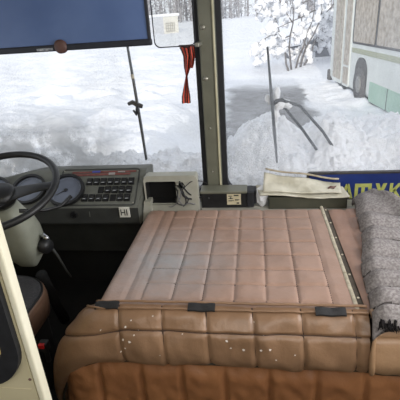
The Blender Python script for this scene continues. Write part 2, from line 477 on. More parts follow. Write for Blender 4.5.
link('quilted_top', bm, M['leather'], EC)
# raised dark stitching in the seams of the top
bm = bmesh.new()
def stitch_line(bm, pts, step=.0125, w=.0030):
    L = 0
    for a, b in zip(pts, pts[1:]):
        a = Vector(a); b = Vector(b); n = max(1, int((b - a).length / step))
        for k in range(n):
            p0 = a.lerp(b, (k + .15) / n); p1 = a.lerp(b, (k + .8) / n)
            p0.z += top_h(p0.x, p0.y) + .0012; p1.z += top_h(p1.x, p1.y) + .0012
            dr = (p1 - p0).normalized(); s = Vector((-dr.y, dr.x, 0)) * w / 2
            vs = [bm.verts.new(q) for q in (p0 - s, p0 + s, p1 + s, p1 - s)]
            bm.faces.new(vs)
for k in range(7): stitch_line(bm, [(-.413 + Q * k, ROWS[0], ZT), (-.413 + Q * k, 1.89, ZT)])
for y in ROWS[:-1]: stitch_line(bm, [(-.413, y, ZT), (.253, y, ZT)])
stitch_line(bm, [(-.470, 1.14, ZT), (-.470, 1.89, ZT)])
link('seam_stitching', bm, M['stitch'], EC, False)

# right-hand lid beyond the hinge
def rt_h(x, y):
    wr = noise.noise(Vector((x * 9, y * 9, 7))) * .003
    ty = celly(y)
    k = (x - .43) / .12
    if k < 0: return .007 * min(1, min(x - .352, .43 - x) / .02) ** .6 + wr if x > .352 else 0
    tx = k - math.floor(k)
    if ty is None: return .004 + wr
    return .011 * puff(tx) ** .8 * puff(ty) ** .8 + wr
def rt_pt(u, v):
    x = .352 + (XR - .02 - .352) * u; z = ZT
    if v > .93:
        a = (v - .93) / .07 * PI / 2; y = Y1 - .045 + .045 * math.sin(a); z -= .09 * (1 - math.cos(a))
    else: y = Y0 + (Y1 - .045 - Y0) * v / .93
    return Vector((x, y, z + max(0, rt_h(x, y))))
bm = bmesh.new(); grid(bm, rt_pt, 90, 110); link('side_lid', bm, M['leather_plain'], EC)
# piano hinge
bm = bmesh.new()
y = 1.13
while y < 1.925:
    tube(bm, [(.324, y, ZT + .002), (.324, min(y + .068, 1.93), ZT + .002)], .0085, 8); y += .0705
box(bm, (.331, 1.13, ZT - .006), (.347, 1.93, ZT + .0005), mi=1)
box(bm, (.314, 1.13, ZT - .03), (.354, 1.93, ZT - .006), mi=1)
for k in range(6): cyl(bm, (.341, 1.2 + k * .14, ZT + .0004), (0, 0, 1), .0045, .002, 10, mi=0)
link('piano_hinge', bm, [M['hinge'], M['seam_gap']], EC, False)

# padded front bolster: profile swept along x
PROF = [(1.150, .640), (1.135, .655), (1.112, .654), (1.088, .640), (1.070, .615), (1.062, .596), (1.050, .560), (1.043, .520), (1.046, .485), (1.060, .455), (1.085, .447)]
def prof(t):
    k = t * (len(PROF) - 1); i = min(int(k), len(PROF) - 2); f = k - i
    a = PROF[max(i - 1, 0)]; b = PROF[i]; c = PROF[i + 1]; e = PROF[min(i + 2, len(PROF) - 1)]
    cr = lambda p0, p1, p2, p3: .5 * (2 * p1 + (p2 - p0) * f + (2 * p0 - 5 * p1 + 4 * p2 - p3) * f * f + (3 * p1 - p0 - 3 * p2 + p3) * f ** 3)
    return cr(a[0], b[0], c[0], e[0]), cr(a[1], b[1], c[1], e[1])
SEAMS = [-.650, -.470, -.318, -.165, -.010, .148, .312]
def seamx(x, t): return min(abs(x - q - .02 * (t - .5)) for q in SEAMS)
def roll_h(x, t):
    ds = seamx(x, t)
    hs = abs(t - .5)
    a = min(1, ds / .014) ** .5; b = min(1, hs / .045) ** .5
    wr = noise.noise(Vector((x * 7, t * 3, 2))) * .010 + noise.noise(Vector((x * 22, t * 7, 5))) * .004
    wr += .009 * max(0, t - .45) * math.sin(x * 34 - t * 16) * (noise.noise(Vector((x * 3, t, 19))) + .3)
    wr += .004 * math.sin(x * 40 + t * 9) * noise.noise(Vector((x * 5, t * 2, 9)))
    return .011 * a * b - .010 + wr * min(1, .3 + a)
CRX, CRY, CRR = -.525, 1.200, .050          # the corner the padding wraps round
ARC = CRR * PI / 2
def path(q):
    """q: signed run along the edge; q >= 0 along the front, q < 0 round the corner and back along the side"""
    if q >= 0: return Vector((CRX + q, CRY - CRR, 0)), Vector((0, -1, 0)), 0
    if q > -ARC:
        a = -q / CRR
        return Vector((CRX - CRR * math.sin(a), CRY - CRR * math.cos(a), 0)), Vector((-math.sin(a), -math.cos(a), 0)), a / (PI / 2)
    return Vector((CRX - CRR, CRY + (-q - ARC), 0)), Vector((-1, 0, 0)), 1
def roll_pt(u, t, xa, xb, left=True):
    q = xa + (xb - xa) * u - CRX if not left else (-.36 + (xb - CRX + .36) * u)
    P, N, c = path(q)
    y, z = prof(t); off = 1.150 - y
    y2, z2 = prof(min(1, t + .01)); y1, z1 = prof(max(0, t - .01))
    no, nz = -(z2 - z1), (1.150 - y2) - (1.150 - y1)
    l = math.hypot(no, nz) or 1; no, nz = no / l, nz / l
    h = roll_h(CRX + q, t) * (min(1, (1 - t) / .08) if t > .92 else 1) * (.15 + .85 * sst(.10, .36, t))
    off += no * h; z += nz * h
    ex = 0
    if left:
        cc = sst(0, 1, (.09 - q) / .20) if q < .09 else 0
        hd = sst(0, 1, (.005 - q) / .09) if q < .005 else 0
        ex = 0
        off *= 1 + .10 * cc * t                     # the loose corner spreads outwards
        ex = .215 * sst(.05, -.09, q) * sst(.10, .95, t)
        z -= .36 * hd * sst(.40, 1, t)              # and hangs lower than the front hem
        z -= .010 * cc + .05 * cc * sst(.2, .5, t) * (1 - sst(.5, 1, t))
        back = sst(ARC * .1, .30, -q)               # behind the corner it sinks below the top edge
        z -= .42 * back; off *= 1 - .8 * back; ex *= 1 - back
    return Vector((P.x + N.x * off - ex, P.y + N.y * off, z))
UX = lambda x: (x - CRX + .36) / (.352 - CRX + .36)
bm = bmesh.new(); grid(bm, lambda u, v: roll_pt(u, v, 0, .352), 300, 60)
def splash(bm, x, t, r):
    u = UX(x)
    P = roll_pt(u, t, 0, .352)
    a = roll_pt(u + .003, t, 0, .352) - P; b = roll_pt(u, min(1, t + .01), 0, .352) - P
    a.normalize(); b.normalize(); n = a.cross(b)
    if n.y > 0: n = -n
    ph = random.random() * 6
    vs = []
    for k in range(7):
        an = 2 * PI * k / 7; rr = r * random.uniform(.6, 1.25)
        vs.append(bm.verts.new(P + n * .0012 + (a * math.cos(an + ph) + b * math.sin(an + ph)) * rr))
    f = bm.faces.new(vs); f.material_index = 1
for x, t, r in ((-.455, .58, .006), (-.45, .66, .004), (-.432, .60, .006), (-.415, .54, .004), (-.47, .70, .0045), (-.40, .48, .003), (-.52, .42, .004), (-.445, .43, .0045), (-.425, .35, .003),
                (-.10, .56, .0055), (-.088, .62, .004), (-.045, .64, .0055), (.012, .63, .0055), (.02, .50, .003), (.04, .62, .0045), (.06, .72, .004), (-.01, .33, .003), (-.35, .30, .003), (-.33, .72, .003), (-.25, .52, .003), (.12, .66, .003)):
    splash(bm, x, t, r * .85)
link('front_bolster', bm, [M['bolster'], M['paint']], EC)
# seams of the padding
def seam_strip(bm, pts, wdt):
    prev = None
    for k, (u, t) in enumerate(pts):
        P = roll_pt(u, t, 0, .352); u2, t2 = pts[min(k + 1, len(pts) - 1)]; u1, t1 = pts[max(k - 1, 0)]
        dr = (roll_pt(u2, t2, 0, .352) - roll_pt(u1, t1, 0, .352)).normalized()
        a = roll_pt(u + .004, t, 0, .352) - P; b = roll_pt(u, min(1, t + .012), 0, .352) - roll_pt(u, max(0, t - .012), 0, .352)
        n = a.cross(b).normalized()
        if n.y > 0: n = -n
        sd = n.cross(dr).normalized() * wdt
        cur = (bm.verts.new(P + n * .0024 - sd), bm.verts.new(P + n * .0024 + sd))
        if prev: bm.faces.new((prev[0], prev[1], cur[1], cur[0]))
        prev = cur
bm = bmesh.new()
for q in SEAMS: seam_strip(bm, [(UX(q + .02 * (.12 + .86 * k / 30 - .5)), .12 + .86 * k / 30) for k in range(31)], .0030)
seam_strip(bm, [(.18 + .80 * k / 120, .5) for k in range(121)], .0028)
link('bolster_seams', bm, M['stitch'], EC, False)
bm = bmesh.new(); grid(bm, lambda u, v: roll_pt(u, v, .366, XR - .02, False) + Vector((0, -.004, .002)), 90, 40)
link('side_bolster', bm, M['bolster_tan'], EC)
bm = bmesh.new()
lip = []
for k in range(12):
    y, z = prof(.12 + .88 * k / 11); lip.append((.362 + .006 * math.sin(k * .7), y - .012, z + .006))
tube(bm, lip, [.008 + .002 * math.sin(k) for k in range(12)], 8); link('bolster_lip', bm, M['bolster_tan'], EC)
# two parallel welts along the front edge of the top, turning the corner
for t_, lift, rr in ((.10, .010, .0050), (.22, .006, .0042)):
    bm = bmesh.new()
    pts = []
    for k in range(90):
        u = UX(CRX) - .035 + (1 - UX(CRX) + .035) * k / 89
        P = roll_pt(u, t_, 0, .352); P.z += lift + .0006 * math.sin(k * .9); pts.append(P)
    tube(bm, pts, rr, 8); link('edge_welt', bm, M['bolster'], EC)
# black webbing patches over the front edge
for xa, xb, yy in ((-.565, -.475, 1.112), (-.232, -.140, 1.112), (.186, .282, 1.106), (.385, .55, 1.085)):
    bm = bmesh.new()
    def sp(u, v, xa=xa, xb=xb, yy=yy):
        x = xa + (xb - xa) * u
        y = yy + .012 - .026 * v; z = .6715 - .010 * v * v - (.012 if xa < -.5 else 0) * (1 - u) ** 2
        return Vector((x, y + (.01 * (1 - u) if xa < -.5 else 0), z + .0015 * math.sin(u * 9)))
    grid(bm, sp, 14, 5)
    r = bmesh.ops.extrude_face_region(bm, geom=bm.faces[:])
    for v in [g for g in r['geom'] if isinstance(g, bmesh.types.BMVert)]: v.co.z -= .006
    tag(link('webbing_patch', bm, M['black_strap'], EC, False), 'black webbing patch')
# dark piping beneath the bolster
bm = bmesh.new()
pts = [roll_pt(UX(CRX) - .12 + (1 - UX(CRX) + .12) * k / 80, .985, 0, .352) + Vector((0, -.003, -.003)) for k in range(81)]
pts += [Vector((.352 + k * .05, 1.068, .446)) for k in range(1, 17)]
tube(bm, pts, .006, 8); link('piping', bm, M['piping'], EC)
# pleated rust-brown front skirt
PL = [-.575, -.42, -.27, -.115, .04, .20, .36, .53, .70, .87]
def skirt_pt(u, v):
    x = -.755 + (XR - .02 + .755) * u
    z = .452 - .452 * v
    ds = min(abs(x - s) for s in PL)
    y = 1.085 - .022 * min(1, ds / .016) ** .6 * sst(0, .15, v) + .008 * noise.noise(Vector((x * 8, z * 6, 3))) + .006 * noise.noise(Vector((x * 25, z * 25, 3)))
    c = max(0, 1 - (x + .755) / .10); y += -.03 * sst(-.45, -.62, x) * sst(.1, .6, v); y += .10 * c ** 2.2
    x += -.02 * c * v
    return Vector((x, y, z))
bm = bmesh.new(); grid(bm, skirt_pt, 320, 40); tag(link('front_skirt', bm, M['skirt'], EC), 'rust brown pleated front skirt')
# inner body so the cover is closed
bm = bmesh.new(); box(bm, (-.565, 1.15, .0), (XR - .03, 1.92, .60), .02); link('cover_frame', bm, M['wall_dark'], EC, False)

# ------------------------------------------------------------------ grey quilted blanket
WS = [0, .10, .195, .298, .40, .533, .646, .80, 1.0]
def blk(u, v):
    # v front (0) to back (1), u left to right
    y = 1.045 + (2.01 - .11 * sst(.05, .45, u) - 1.045) * v
    xl = .352 + .055 * sst(0, .5, v) + .075 * sst(.3, .95, v) + .006 * math.sin(v * 14)
    x = xl + (1.10 - xl) * u
    z = .688
    vv = v + .03 * math.sin(u * 5 + 1) + .05 * u
    for a, b in zip(WS, WS[1:]):
        if a <= min(.999, max(0, vv)) <= b: z += .042 * (1 - abs(2 * (min(.999, max(0, vv)) - a) / (b - a) - 1) ** 2.2) ** .7 - .010
    z += .010 * noise.noise(Vector((x * 9, y * 9, 3)))
    z += .016 * sst(.80, 1.0, v) * (1 - sst(.0, .4, u))                       # rides up on the sill at the back
    z -= .05 * sst(.95, 1, v) * 0
    dx = (x - xl)
    z -= .040 * max(0, 1 - dx / .05) ** 2.2            # thick rolled left edge
    # a fold running diagonally near the right
    fx = x - (.60 + .30 * (1.95 - y))
    z += .03 * math.exp(-(fx / .03) ** 2) * sst(.6, .8, v)
    z -= .012 * math.exp(-((fx - .035) / .015) ** 2) * sst(.6, .8, v)
    if v < .04: z -= .05 * (1 - v / .04) ** 1.5
    return Vector((x, y, z))
def blk_seam_shade(u, v):
    vv = v + .03 * math.sin(u * 5 + 1) + .05 * u + .0015 * math.sin(u * 60)
    if min(abs(vv - q) for q in WS[1:-1]) < .0058: return 1
    y = 1.045 + (2.01 - .11 * sst(.05, .45, u) - 1.045) * v; P = blk(u, v); fx = P.x - (.60 + .30 * (1.95 - P.y))
    return 1 if .022 < fx < .045 and v > .72 else 0  # same painted shade along the diagonal fold
bm = bmesh.new(); grid(bm, blk, 110, 280, mi=blk_seam_shade)
r = bmesh.ops.extrude_face_region(bm, geom=bm.faces[:])
for v in [g for g in r['geom'] if isinstance(g, bmesh.types.BMVert)]: v.co.z -= .022
BL = thing('blanket', 'thick grey quilted wool blanket lying over the right of the engine cover', 'blanket', (.7, 1.5, .66))
link('quilted_cloth', bm, [M['wool'], M['wool_seam_shade']], BL)
bm = bmesh.new()
for k in range(320):
    x = .37 + random.random() * .70; y = 1.052 + random.uniform(-.006, .006)
    tube(bm, [(x, y, .675 + random.uniform(-.01, .01)), (x + random.uniform(-.006, .006), y - .008, .660), (x + random.uniform(-.012, .012), y - .010, .648 + random.uniform(-.008, .008))], [.003, .002, .0008], 4)
tag(link('frayed_edge', bm, M['wool_dark'], BL), 'dark frayed front edge')

# ------------------------------------------------------------------ dashboard
DA = thing('dashboard', 'grey-green plastic instrument panel behind the steering wheel', 'dashboard', (-1.1, 1.95, .6))
B0 = Vector((0, 1.872, .692)); T0 = Vector((0, 2.045, .827)); VV = (T0 - B0).normalized(); PLN = (T0 - B0).length
NN = Vector((0, -VV.z, VV.y))
def pan(x, v, wv=0.0): return Vector((x, 0, 0)) + B0 + VV * v + NN * wv
DX0, DX1 = XL + .01, -.585
profile = [(2.195, .30), (2.195, .805), (2.17, .817), (2.09, .832), (2.06, .833), (2.045, .827), (1.876, .695), (1.868, .684), (1.866, .60), (1.872, .588), (1.90, .583), (2.05, .575), (2.08, .30)]
bm = bmesh.new()
NXD = 24
rows = []
for i in range(NXD + 1):
    x = DX0 + (DX1 - DX0) * i / NXD
    dz = -.075 * (1 - sst(-1.62, -1.15, x))
    rows.append([bm.verts.new((x - (.018 if 1 else 0) * (z < .7) * (i == NXD), y, z + dz * (z > .79))) for y, z in profile])
for i in range(NXD):
    for k in range(len(profile)):
        kk = (k + 1) % len(profile)
        f = bm.faces.new((rows[i][k], rows[i][kk], rows[i + 1][kk], rows[i + 1][k]))
        f.material_index = 1 if k in (7, 8, 9, 10, 11) else 0
bm.faces.new(rows[0]); bm.faces.new(rows[-1][::-1])
link('panel_body', bm, [M['dash'], M['dash_dark']], DA, False)
# thin dark groove round the switch panel
bm = bmesh.new()
fr = lambda u, v, wv: pan(u, v, wv)
ring_prism(bm, rrect(-1.06, -.618, .004, .232, .02), rrect(-1.054, -.624, .010, .226, .017), .0, .0025, frame=fr)
link('panel_groove', bm, M['dash_dark'], DA, False)
# gauges
def gauge(x, v, r, needle):
    g = local('gauge', (lambda b: (ring_prism(b, [(math.cos(a) * r, math.sin(a) * r * .93) for a in [2 * PI * k / 40 for k in range(40)]],
              [(math.cos(a) * r * .86, math.sin(a) * r * .80) for a in [2 * PI * k / 40 for k in range(40)]], 0, .022, frame=lambda u, q, wv: Vector((u, 0, 0)) + VV * q + NN * wv), b)[1])(bmesh.new()), M['black'], DA, Vector(pan(x, v)) - DA.location, False)
    f2 = lambda u, q, wv: Vector((u, 0, 0)) + VV * q + NN * wv
    bm = bmesh.new(); prism(bm, [(math.cos(2 * PI * k / 40) * r * .9, math.sin(2 * PI * k / 40) * r * .84) for k in range(40)], .0, .006, frame=f2)
    local('dial_face', bm, M['gauge_face'], g, (0, 0, 0), False)
    bm = bmesh.new()
    for k in range(13):
        a = math.radians(220 - k * 260 / 12)
        c, s = math.cos(a), math.sin(a)
        q = [(c * r * i_ - s * j * .0016, s * r * i_ * .93 + c * j * .0016) for i_, j in ((.72, -.7), (.78, -.7), (.78, .7), (.72, .7))]
        prism(bm, q, .0061, .0072, frame=f2)
    K_ = [2 * PI * k / 40 for k in range(40)]
    ring_prism(bm, [(math.cos(a_) * r * .79, math.sin(a_) * r * .735) for a_ in K_], [(math.cos(a_) * r * .775, math.sin(a_) * r * .72) for a_ in K_], .0061, .0070, frame=f2)
    local('dial_marks', bm, M['gauge_mark'], g, (0, 0, 0), False)
    bm = bmesh.new(); a = math.radians(needle); c, s = math.cos(a), math.sin(a)
    prism(bm, [(c * r * i_ - s * j * .003, s * r * i_ + c * j * .003) for i_, j in ((-.1, -1), (.6, -.3), (.6, .3), (-.1, 1))], .008, .0095, frame=f2)
    prism(bm, [(math.cos(2 * PI * k / 14) * .009, math.sin(2 * PI * k / 14) * .009) for k in range(14)], .008, .013, frame=f2)
    local('needle', bm, M['black'], g, (0, 0, 0), False)
gauge(-1.012, .096, .104, 210); gauge(-1.226, .104, .098, 200); gauge(-1.43, .10, .09, 215)
# warning lamp strips
bm = bmesh.new()
fr = lambda u, v, wv: pan(u, v, wv)
prism(bm, [(-.985, .186), (-.67, .192), (-.67, .202), (-.985, .197)], 0, .004, 0, fr)
prism(bm, [(-1.0, .203), (-.70, .207), (-.64, .208), (-.64, .217), (-1.0, .213)], 0, .004, 0, fr)
prism(bm, [(-.885, .205), (-.84, .205), (-.84, .217), (-.885, .217)], .004, .006, 1, fr)
prism(bm, [(-.79, .190), (-.755, .190), (-.755, .204), (-.79, .204)], .004, .006, 2, fr)
prism(bm, [(-.74, .205), (-.70, .205), (-.70, .212), (-.74, .212)], .004, .006, 2, fr)
link('warning_lamp_strip', bm, [M['red_strip'], M['blue_lamp'], M['lamp_grey']], DA, False)
# rocker switches: one mesh, copied
bm = bmesh.new()
f0 = lambda u, q, wv: Vector((u, 0, 0)) + VV * q + NN * wv
ring_prism(bm, rrect(-.0165, .0165, -.0215, .0215, .003, 2), rrect(-.0135, .0135, -.018, .018, .002, 2), 0, .004, frame=f0)
prism(bm, [(-.0135, -.015), (.0135, -.015), (.0135, .015), (-.0135, .015)], 0, .003, frame=f0)
for q0, q1, w0, w1 in ((-.014, .0, .010, .005), (.0, .014, .005, .009)):
    vs = [f0(u, q, wv) for q, wv in ((q0, w0), (q1, w1)) for u in (-.012, .012)] + [f0(u, q, 0) for q in (q0, q1) for u in (-.012, .012)]
    V = [bm.verts.new(v) for v in vs]
    for ix in ((0, 1, 3, 2), (0, 1, 5, 4), (2, 3, 7, 6), (0, 2, 6, 4), (1, 3, 7, 5)): bm.faces.new([V[i] for i in ix])
sw_me = bpy.data.meshes.new('rocker_switch'); bmesh.ops.recalc_face_normals(bm, faces=bm.faces[:]); bm.to_mesh(sw_me); bm.free(); sw_me.materials.append(M['black'])
bm = bmesh.new(); prism(bm, [(-.007, -.012), (.007, -.012), (.007, -.007), (-.007, -.007)], .0085, .0108, frame=f0)
mk_me = bpy.data.meshes.new('switch_mark'); bm.to_mesh(mk_me); bm.free(); mk_me.materials.append(M['switch_mark'])
sw = bpy.data.objects.new('rocker_switch', sw_me); mk = bpy.data.objects.new('switch_mark', mk_me)
first = True
slots = [(-.889 + .0385 * k, .149) for k in range(7)] + [(-.779 + .0385 * k, .098) for k in range(4)] + [(-.899 + .0388 * k, .050) for k in (0, 1, 2, 3, 5, 6)]
for x, v in slots:
    a = sw if first else sw.copy(); b = mk if first else mk.copy(); first = False
    COL.objects.link(a); COL.objects.link(b)
    a.parent = DA; a.location = pan(x, v, .001) - DA.location; b.parent = a; b.location = (0, 0, 0)
for x, v in ((-.8175, .098), (-.744, .050)):
    bm = bmesh.new(); prism(bm, rrect(-.0155, .0155, -.0195, .0195, .002, 2), 0, .0025, frame=f0)
    local('switch_blank', bm, M['black_matte'], DA, pan(x, v, .0005) - DA.location, False)
# lower lip: lighter socket, shift diagram plate, small marks
bm = bmesh.new(); ring_prism(bm, [(math.cos(2 * PI * k / 20) * .018 - .955, math.sin(2 * PI * k / 20) * .018 + .648) for k in range(20)], [(math.cos(2 * PI * k / 20) * .011 - .955, math.sin(2 * PI * k / 20) * .011 + .648) for k in range(20)], 1.855, 1.868)
cyl(bm, (-.955, 1.868, .648), (0, -1, 0), .0105, .006, 16); link('lighter_socket', bm, M['black'], DA, False)
bm = bmesh.new(); box(bm, (-.704, 1.861, .632), (-.648, 1.868, .690), .002)
for x0, x1, z0, z1 in ((-.695, -.691, .645, .679), (-.695, -.672, .659, .664), (-.676, -.672, .645, .679), (-.665, -.660, .645, .679)):
    box(bm, (x0, 1.8595, z0), (x1, 1.8612, z1), mi=1)
tag(link('shift_diagram_plate', bm, [M['label_white'], M['ink']], DA, False), 'white plate with a gear shift diagram')
bm = bmesh.new()
box(bm, (-.87, 1.864, .636), (-.867, 1.8675, .664))
link('lip_marking', bm, M['dash'], DA, False)
for x, v in ((-.63, .215), (-1.05, .222), (-.632, .02)):
    bm = bmesh.new(); dome(bm, pan(x, v), NN, .005, .003, 10); link('screw', bm, M['bolt'], DA)

# cubby beside the dashboard
CU = thing('cubby_unit', 'pale grey open cubby between dashboard and windscreen pillar', 'cubby', (-.44, 2.0, .6))
bm = bmesh.new()
out = rrect(-.583, -.298, .50, .824, .03); inn = rrect(-.576, -.408, .658, .792, .014)
ring_prism(bm, out, inn, 1.955, 1.985)
# front lip rounding, top and sides
box(bm, (-.565, 1.97, .50), (-.305, 2.04, .662), .01); box(bm, (-.576, 1.965, .800), (-.304, 2.035, .820), .010, 3)
box(bm, (-.583, 1.965, .60), (-.577, 2.035, .812), .002); box(bm, (-.418, 1.965, .60), (-.302, 2.035, .812), .01)
link('cubby_shell', bm, M['dash_light'], CU, False)
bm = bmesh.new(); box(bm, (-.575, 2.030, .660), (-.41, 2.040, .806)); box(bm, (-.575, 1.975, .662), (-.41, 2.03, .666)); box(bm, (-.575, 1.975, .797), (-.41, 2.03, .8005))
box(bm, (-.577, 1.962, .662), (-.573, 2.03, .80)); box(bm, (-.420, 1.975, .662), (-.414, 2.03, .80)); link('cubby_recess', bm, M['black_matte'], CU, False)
bm = bmesh.new()
vs = [(-.625, 1.90, .36), (-.575, 1.955, .36), (-.572, 1.955, .68), (-.584, 1.90, .68)]
prism(bm, [(-.64, .36), (-.55, .36), (-.552, .69), (-.586, .69)], 1.93, 1.99)
link('cubby_bracket', bm, M['dash_light'], CU, False)

# ------------------------------------------------------------------ steering wheel
WC = Vector((-1.040, 1.43, .974)); n = Vector((.036, -.32, .947)).normalized()
ux = (Vector((1, 0, 0)) - n * n.x).normalized(); uy = n.cross(ux)
SW = thing('steering_wheel', 'large black thin-rimmed steering wheel of the bus', 'steering wheel', tuple(WC))
bm = bmesh.new(); tube(bm, [WC + (ux * math.cos(2 * PI * k / 72) + uy * math.sin(2 * PI * k / 72)) * .238 for k in range(72)], .0145, 12, closed=True)
link('rim', bm, M['black'], SW)
for a in (8, 172, 270):
    a = math.radians(a); dr = ux * math.cos(a) + uy * math.sin(a); sd = n.cross(dr)
    bm = bmesh.new()
    def spoke(u, v, dr=dr, sd=sd):
        r_ = .04 + .192 * u; wd = .052 - .028 * math.sin(u * PI / 2) + .012 * (u > .9)
        an = 2 * PI * v
        return WC + dr * r_ - n * (.035 * (1 - u) ** 1.5) + sd * math.cos(an) * wd + n * math.sin(an) * .007
    grid(bm, spoke, 10, 14); link('spoke', bm, M['black'], SW)
bm = bmesh.new(); tube(bm, [WC - n * .075, WC - n * .05, WC - n * .02, WC - n * .008, WC - n * .003], [.05, .066, .064, .05, .01], 24)
link('hub', bm, M['black'], SW)

# steering column with cowl, ignition lock and levers
SCo = thing('steering_column', 'pale grey steering column cowl with ignition lock below the wheel', 'steering column', (-1.08, 1.62, 0))
bm = bmesh.new()
secs = [(.03, .045, .045), (.08, .06, .055), (.13, .08, .07), (.20, .088, .08), (.28, .084, .08), (.33, .070, .07), (.38, .050, .055), (.41, .03, .03)]
c0 = WC - n * .06
rg = []
for s, a, b in secs:
    c = c0 - n * s + Vector((-.02 * s / .5, .03 * s, 0)); rr = []
    for k in range(24):
        an = 2 * PI * k / 24
        ca, sa = math.cos(an), math.sin(an)
        e = .55
        rr.append(bm.verts.new(c + ux * a * math.copysign(abs(ca) ** e, ca) + uy * b * math.copysign(abs(sa) ** e, sa)))
    rg.append(rr)
for i in range(len(rg) - 1):
    for k in range(24): bm.faces.new((rg[i][k], rg[i][(k + 1) % 24], rg[i + 1][(k + 1) % 24], rg[i + 1][k]))
bm.faces.new(rg[0]); bm.faces.new(rg[-1])
link('cowl', bm, M['cowl'], SCo)
bm = bmesh.new(); tube(bm, [c0 - n * .5, (-1.10, 1.78, .02)], .028, 12); link('shaft', bm, M['black_matte'], SCo)
ax = Vector((.8, -.55, .15)).normalized(); lc = Vector((-1.015, 1.575, .640))
bm = bmesh.new(); cyl(bm, lc, ax, .044, .055, 20, .040); link('lock_sleeve', bm, M['cowl'], SCo)
bm = bmesh.new(); cyl(bm, lc + ax * .05, ax, .034, .040, 20); link('ignition_lock', bm, M['black'], SCo)
bm = bmesh.new(); tube(bm, [lc + ax * .05 + Vector((.0, 0, .040)), lc + ax * .075 + Vector((.005, 0, .056)), lc + ax * .10 + Vector((.01, -.002, .042))], .010, 8); tag(link('key', bm, M['chrome'], SCo), 'chrome key')
bm = bmesh.new(); tube(bm, [(-.995, 1.64, .585), (-.975, 1.645, .54), (-.945, 1.65, .44), (-.93, 1.655, .40)], [.008, .007, .005, .004], 10)
link('lever', bm, M['dash_dark'], SCo)
bm = bmesh.new(); tube(bm, [c0 - n * .06 + ux * .05, (-.955, 1.60, .80), (-.90, 1.64, .80), (-.86, 1.69, .83)], [.009, .008, .007, .010], 8)
link('indicator_stalk', bm, M['black'], SCo)
# pedals/floor kept dark

# ------------------------------------------------------------------ driver's seat
DS = thing('driver_seat', "driver's seat with charcoal fabric cushion and brown vinyl border", 'seat', (-1.16, 1.3, 0))
ol = rrect(-1.46, -.925, 1.04, 1.535, .17, 10)
cc = Vector((-1.192, 1.29))
def scaled(pts, k): return [(cc.x + (u - cc.x) * k, cc.y + (v - cc.y) * k) for u, v in pts]
def loft(bm, layers, capb=True):
    rr = [[bm.verts.new((u, v, z)) for u, v in pts] for pts, z in layers]; N = len(rr[0])
    for a, b in zip(rr, rr[1:]):
        for k in range(N): bm.faces.new((a[k], a[(k + 1) % N], b[(k + 1) % N], b[k]))
    bm.faces.new(rr[-1]);
    if capb: bm.faces.new(rr[0][::-1])
bm = bmesh.new(); loft(bm, [(scaled(ol, .94), .36), (scaled(ol, .985), .375), (ol, .42), (ol, .455), (scaled(ol, .985), .480), (scaled(ol, .95), .490)])
link('cushion_border', bm, M['seat_side'], DS)
bm = bmesh.new(); loft(bm, [(scaled(ol, .93), .470), (scaled(ol, .935), .492), (scaled(ol, .91), .503), (scaled(ol, .80), .508), (scaled(ol, .4), .505)])
link('cushion_top', bm, M['seat_top'], DS)
bm = bmesh.new(); tube(bm, [(u, v, .490) for u, v in scaled(ol, .945)], .0055, 8, closed=True); link('cushion_piping', bm, M['black'], DS)
bm = bmesh.new(); box(bm, (-1.36, 1.08, 0), (-.96, 1.45, .37), .03); link('pedestal', bm, M['black_matte'], DS, False)
bm = bmesh.new(); grid_pts = box(bm, (-1.45, .93, .47), (-.845, 1.05, 1.12), .05, 4); link('backrest', bm, M['beige_cloth'], DS)
bm = bmesh.new()
tube(bm, [(-.855, 1.20, .30), (-.848, 1.19, .375)], .010, 8, mi=0); box(bm, (-.868, 1.172, .37), (-.832, 1.205, .412), .004, mi=0)
box(bm, (-.862, 1.166, .395), (-.838, 1.180, .414), .002, mi=1)
tag(link('belt_buckle', bm, [M['black'], M['red']], DS, False), 'black belt buckle with red button')

# ------------------------------------------------------------------ partition behind the driver
PT = thing('cab_partition', "cream painted cab partition with a rubber-framed window behind the driver's seat", 'partition', (-1.1, .76, 0))
PX0, PX1 = XL + .01, -.592
wo = rrect(-1.45, -.598, .690, 1.75, .13, 10)
bm = bmesh.new()
# panel with an opening
big = []
N = len(wo)
wc = ((-1.45 - .598) / 2, (.690 + 1.75) / 2)
def on_rect(u, v, x0, x1, z0, z1):
    dx, dz = u - wc[0], v - wc[1]
    ts = []
    if dx > 1e-6: ts.append((x1 - wc[0]) / dx)
    if dx < -1e-6: ts.append((x0 - wc[0]) / dx)
    if dz > 1e-6: ts.append((z1 - wc[1]) / dz)
    if dz < -1e-6: ts.append((z0 - wc[1]) / dz)
    t = min(ts); return (wc[0] + dx * t, wc[1] + dz * t)
big = [on_rect(u, v, PX0, PX1, .42, 2.0) for u, v in wo]
ring_prism(bm, big, wo, .745, .770)
box(bm, (PX0, .745, 0), (PX1, .770, .60))
for c_ in ((PX0, 2.0), (PX1, 2.0), (PX0, .42), (PX1, .42)): pass
link('partition_panel', bm, M['cream'], PT, False)
bm = bmesh.new(); ring_prism(bm, wo, [(u, v) for u, v in rrect(-1.405, -.598 - .044, .745, 1.705, .085, 10)], .728, .780)
link('window_gasket', bm, M['rubber'], PT, False)
bm = bmesh.new(); prism(bm, rrect(-1.42, -.625, .72, 1.73, .097, 10), .756, .759); link('window_pane', bm, M['part_glass'], PT, False)
bm = bmesh.new(); box(bm, (-.590, .742, 0), (-.570, .772, 2.0), .006, 3); tag(link('edge_post', bm, M['cream_edge'], PT, False), 'pale cream edge post')
bm = bmesh.new(); dome(bm, (-.600, .745, .705), (0, -1, 0), .0045, .003, 10); link('screw', bm, M['brown_knob'], PT)
bm = bmesh.new(); box(bm, (-.70, .7438, .668), (-.602, .7452, .6695), mtx=None); link('panel_joint', bm, M['label_beige'], PT, False)

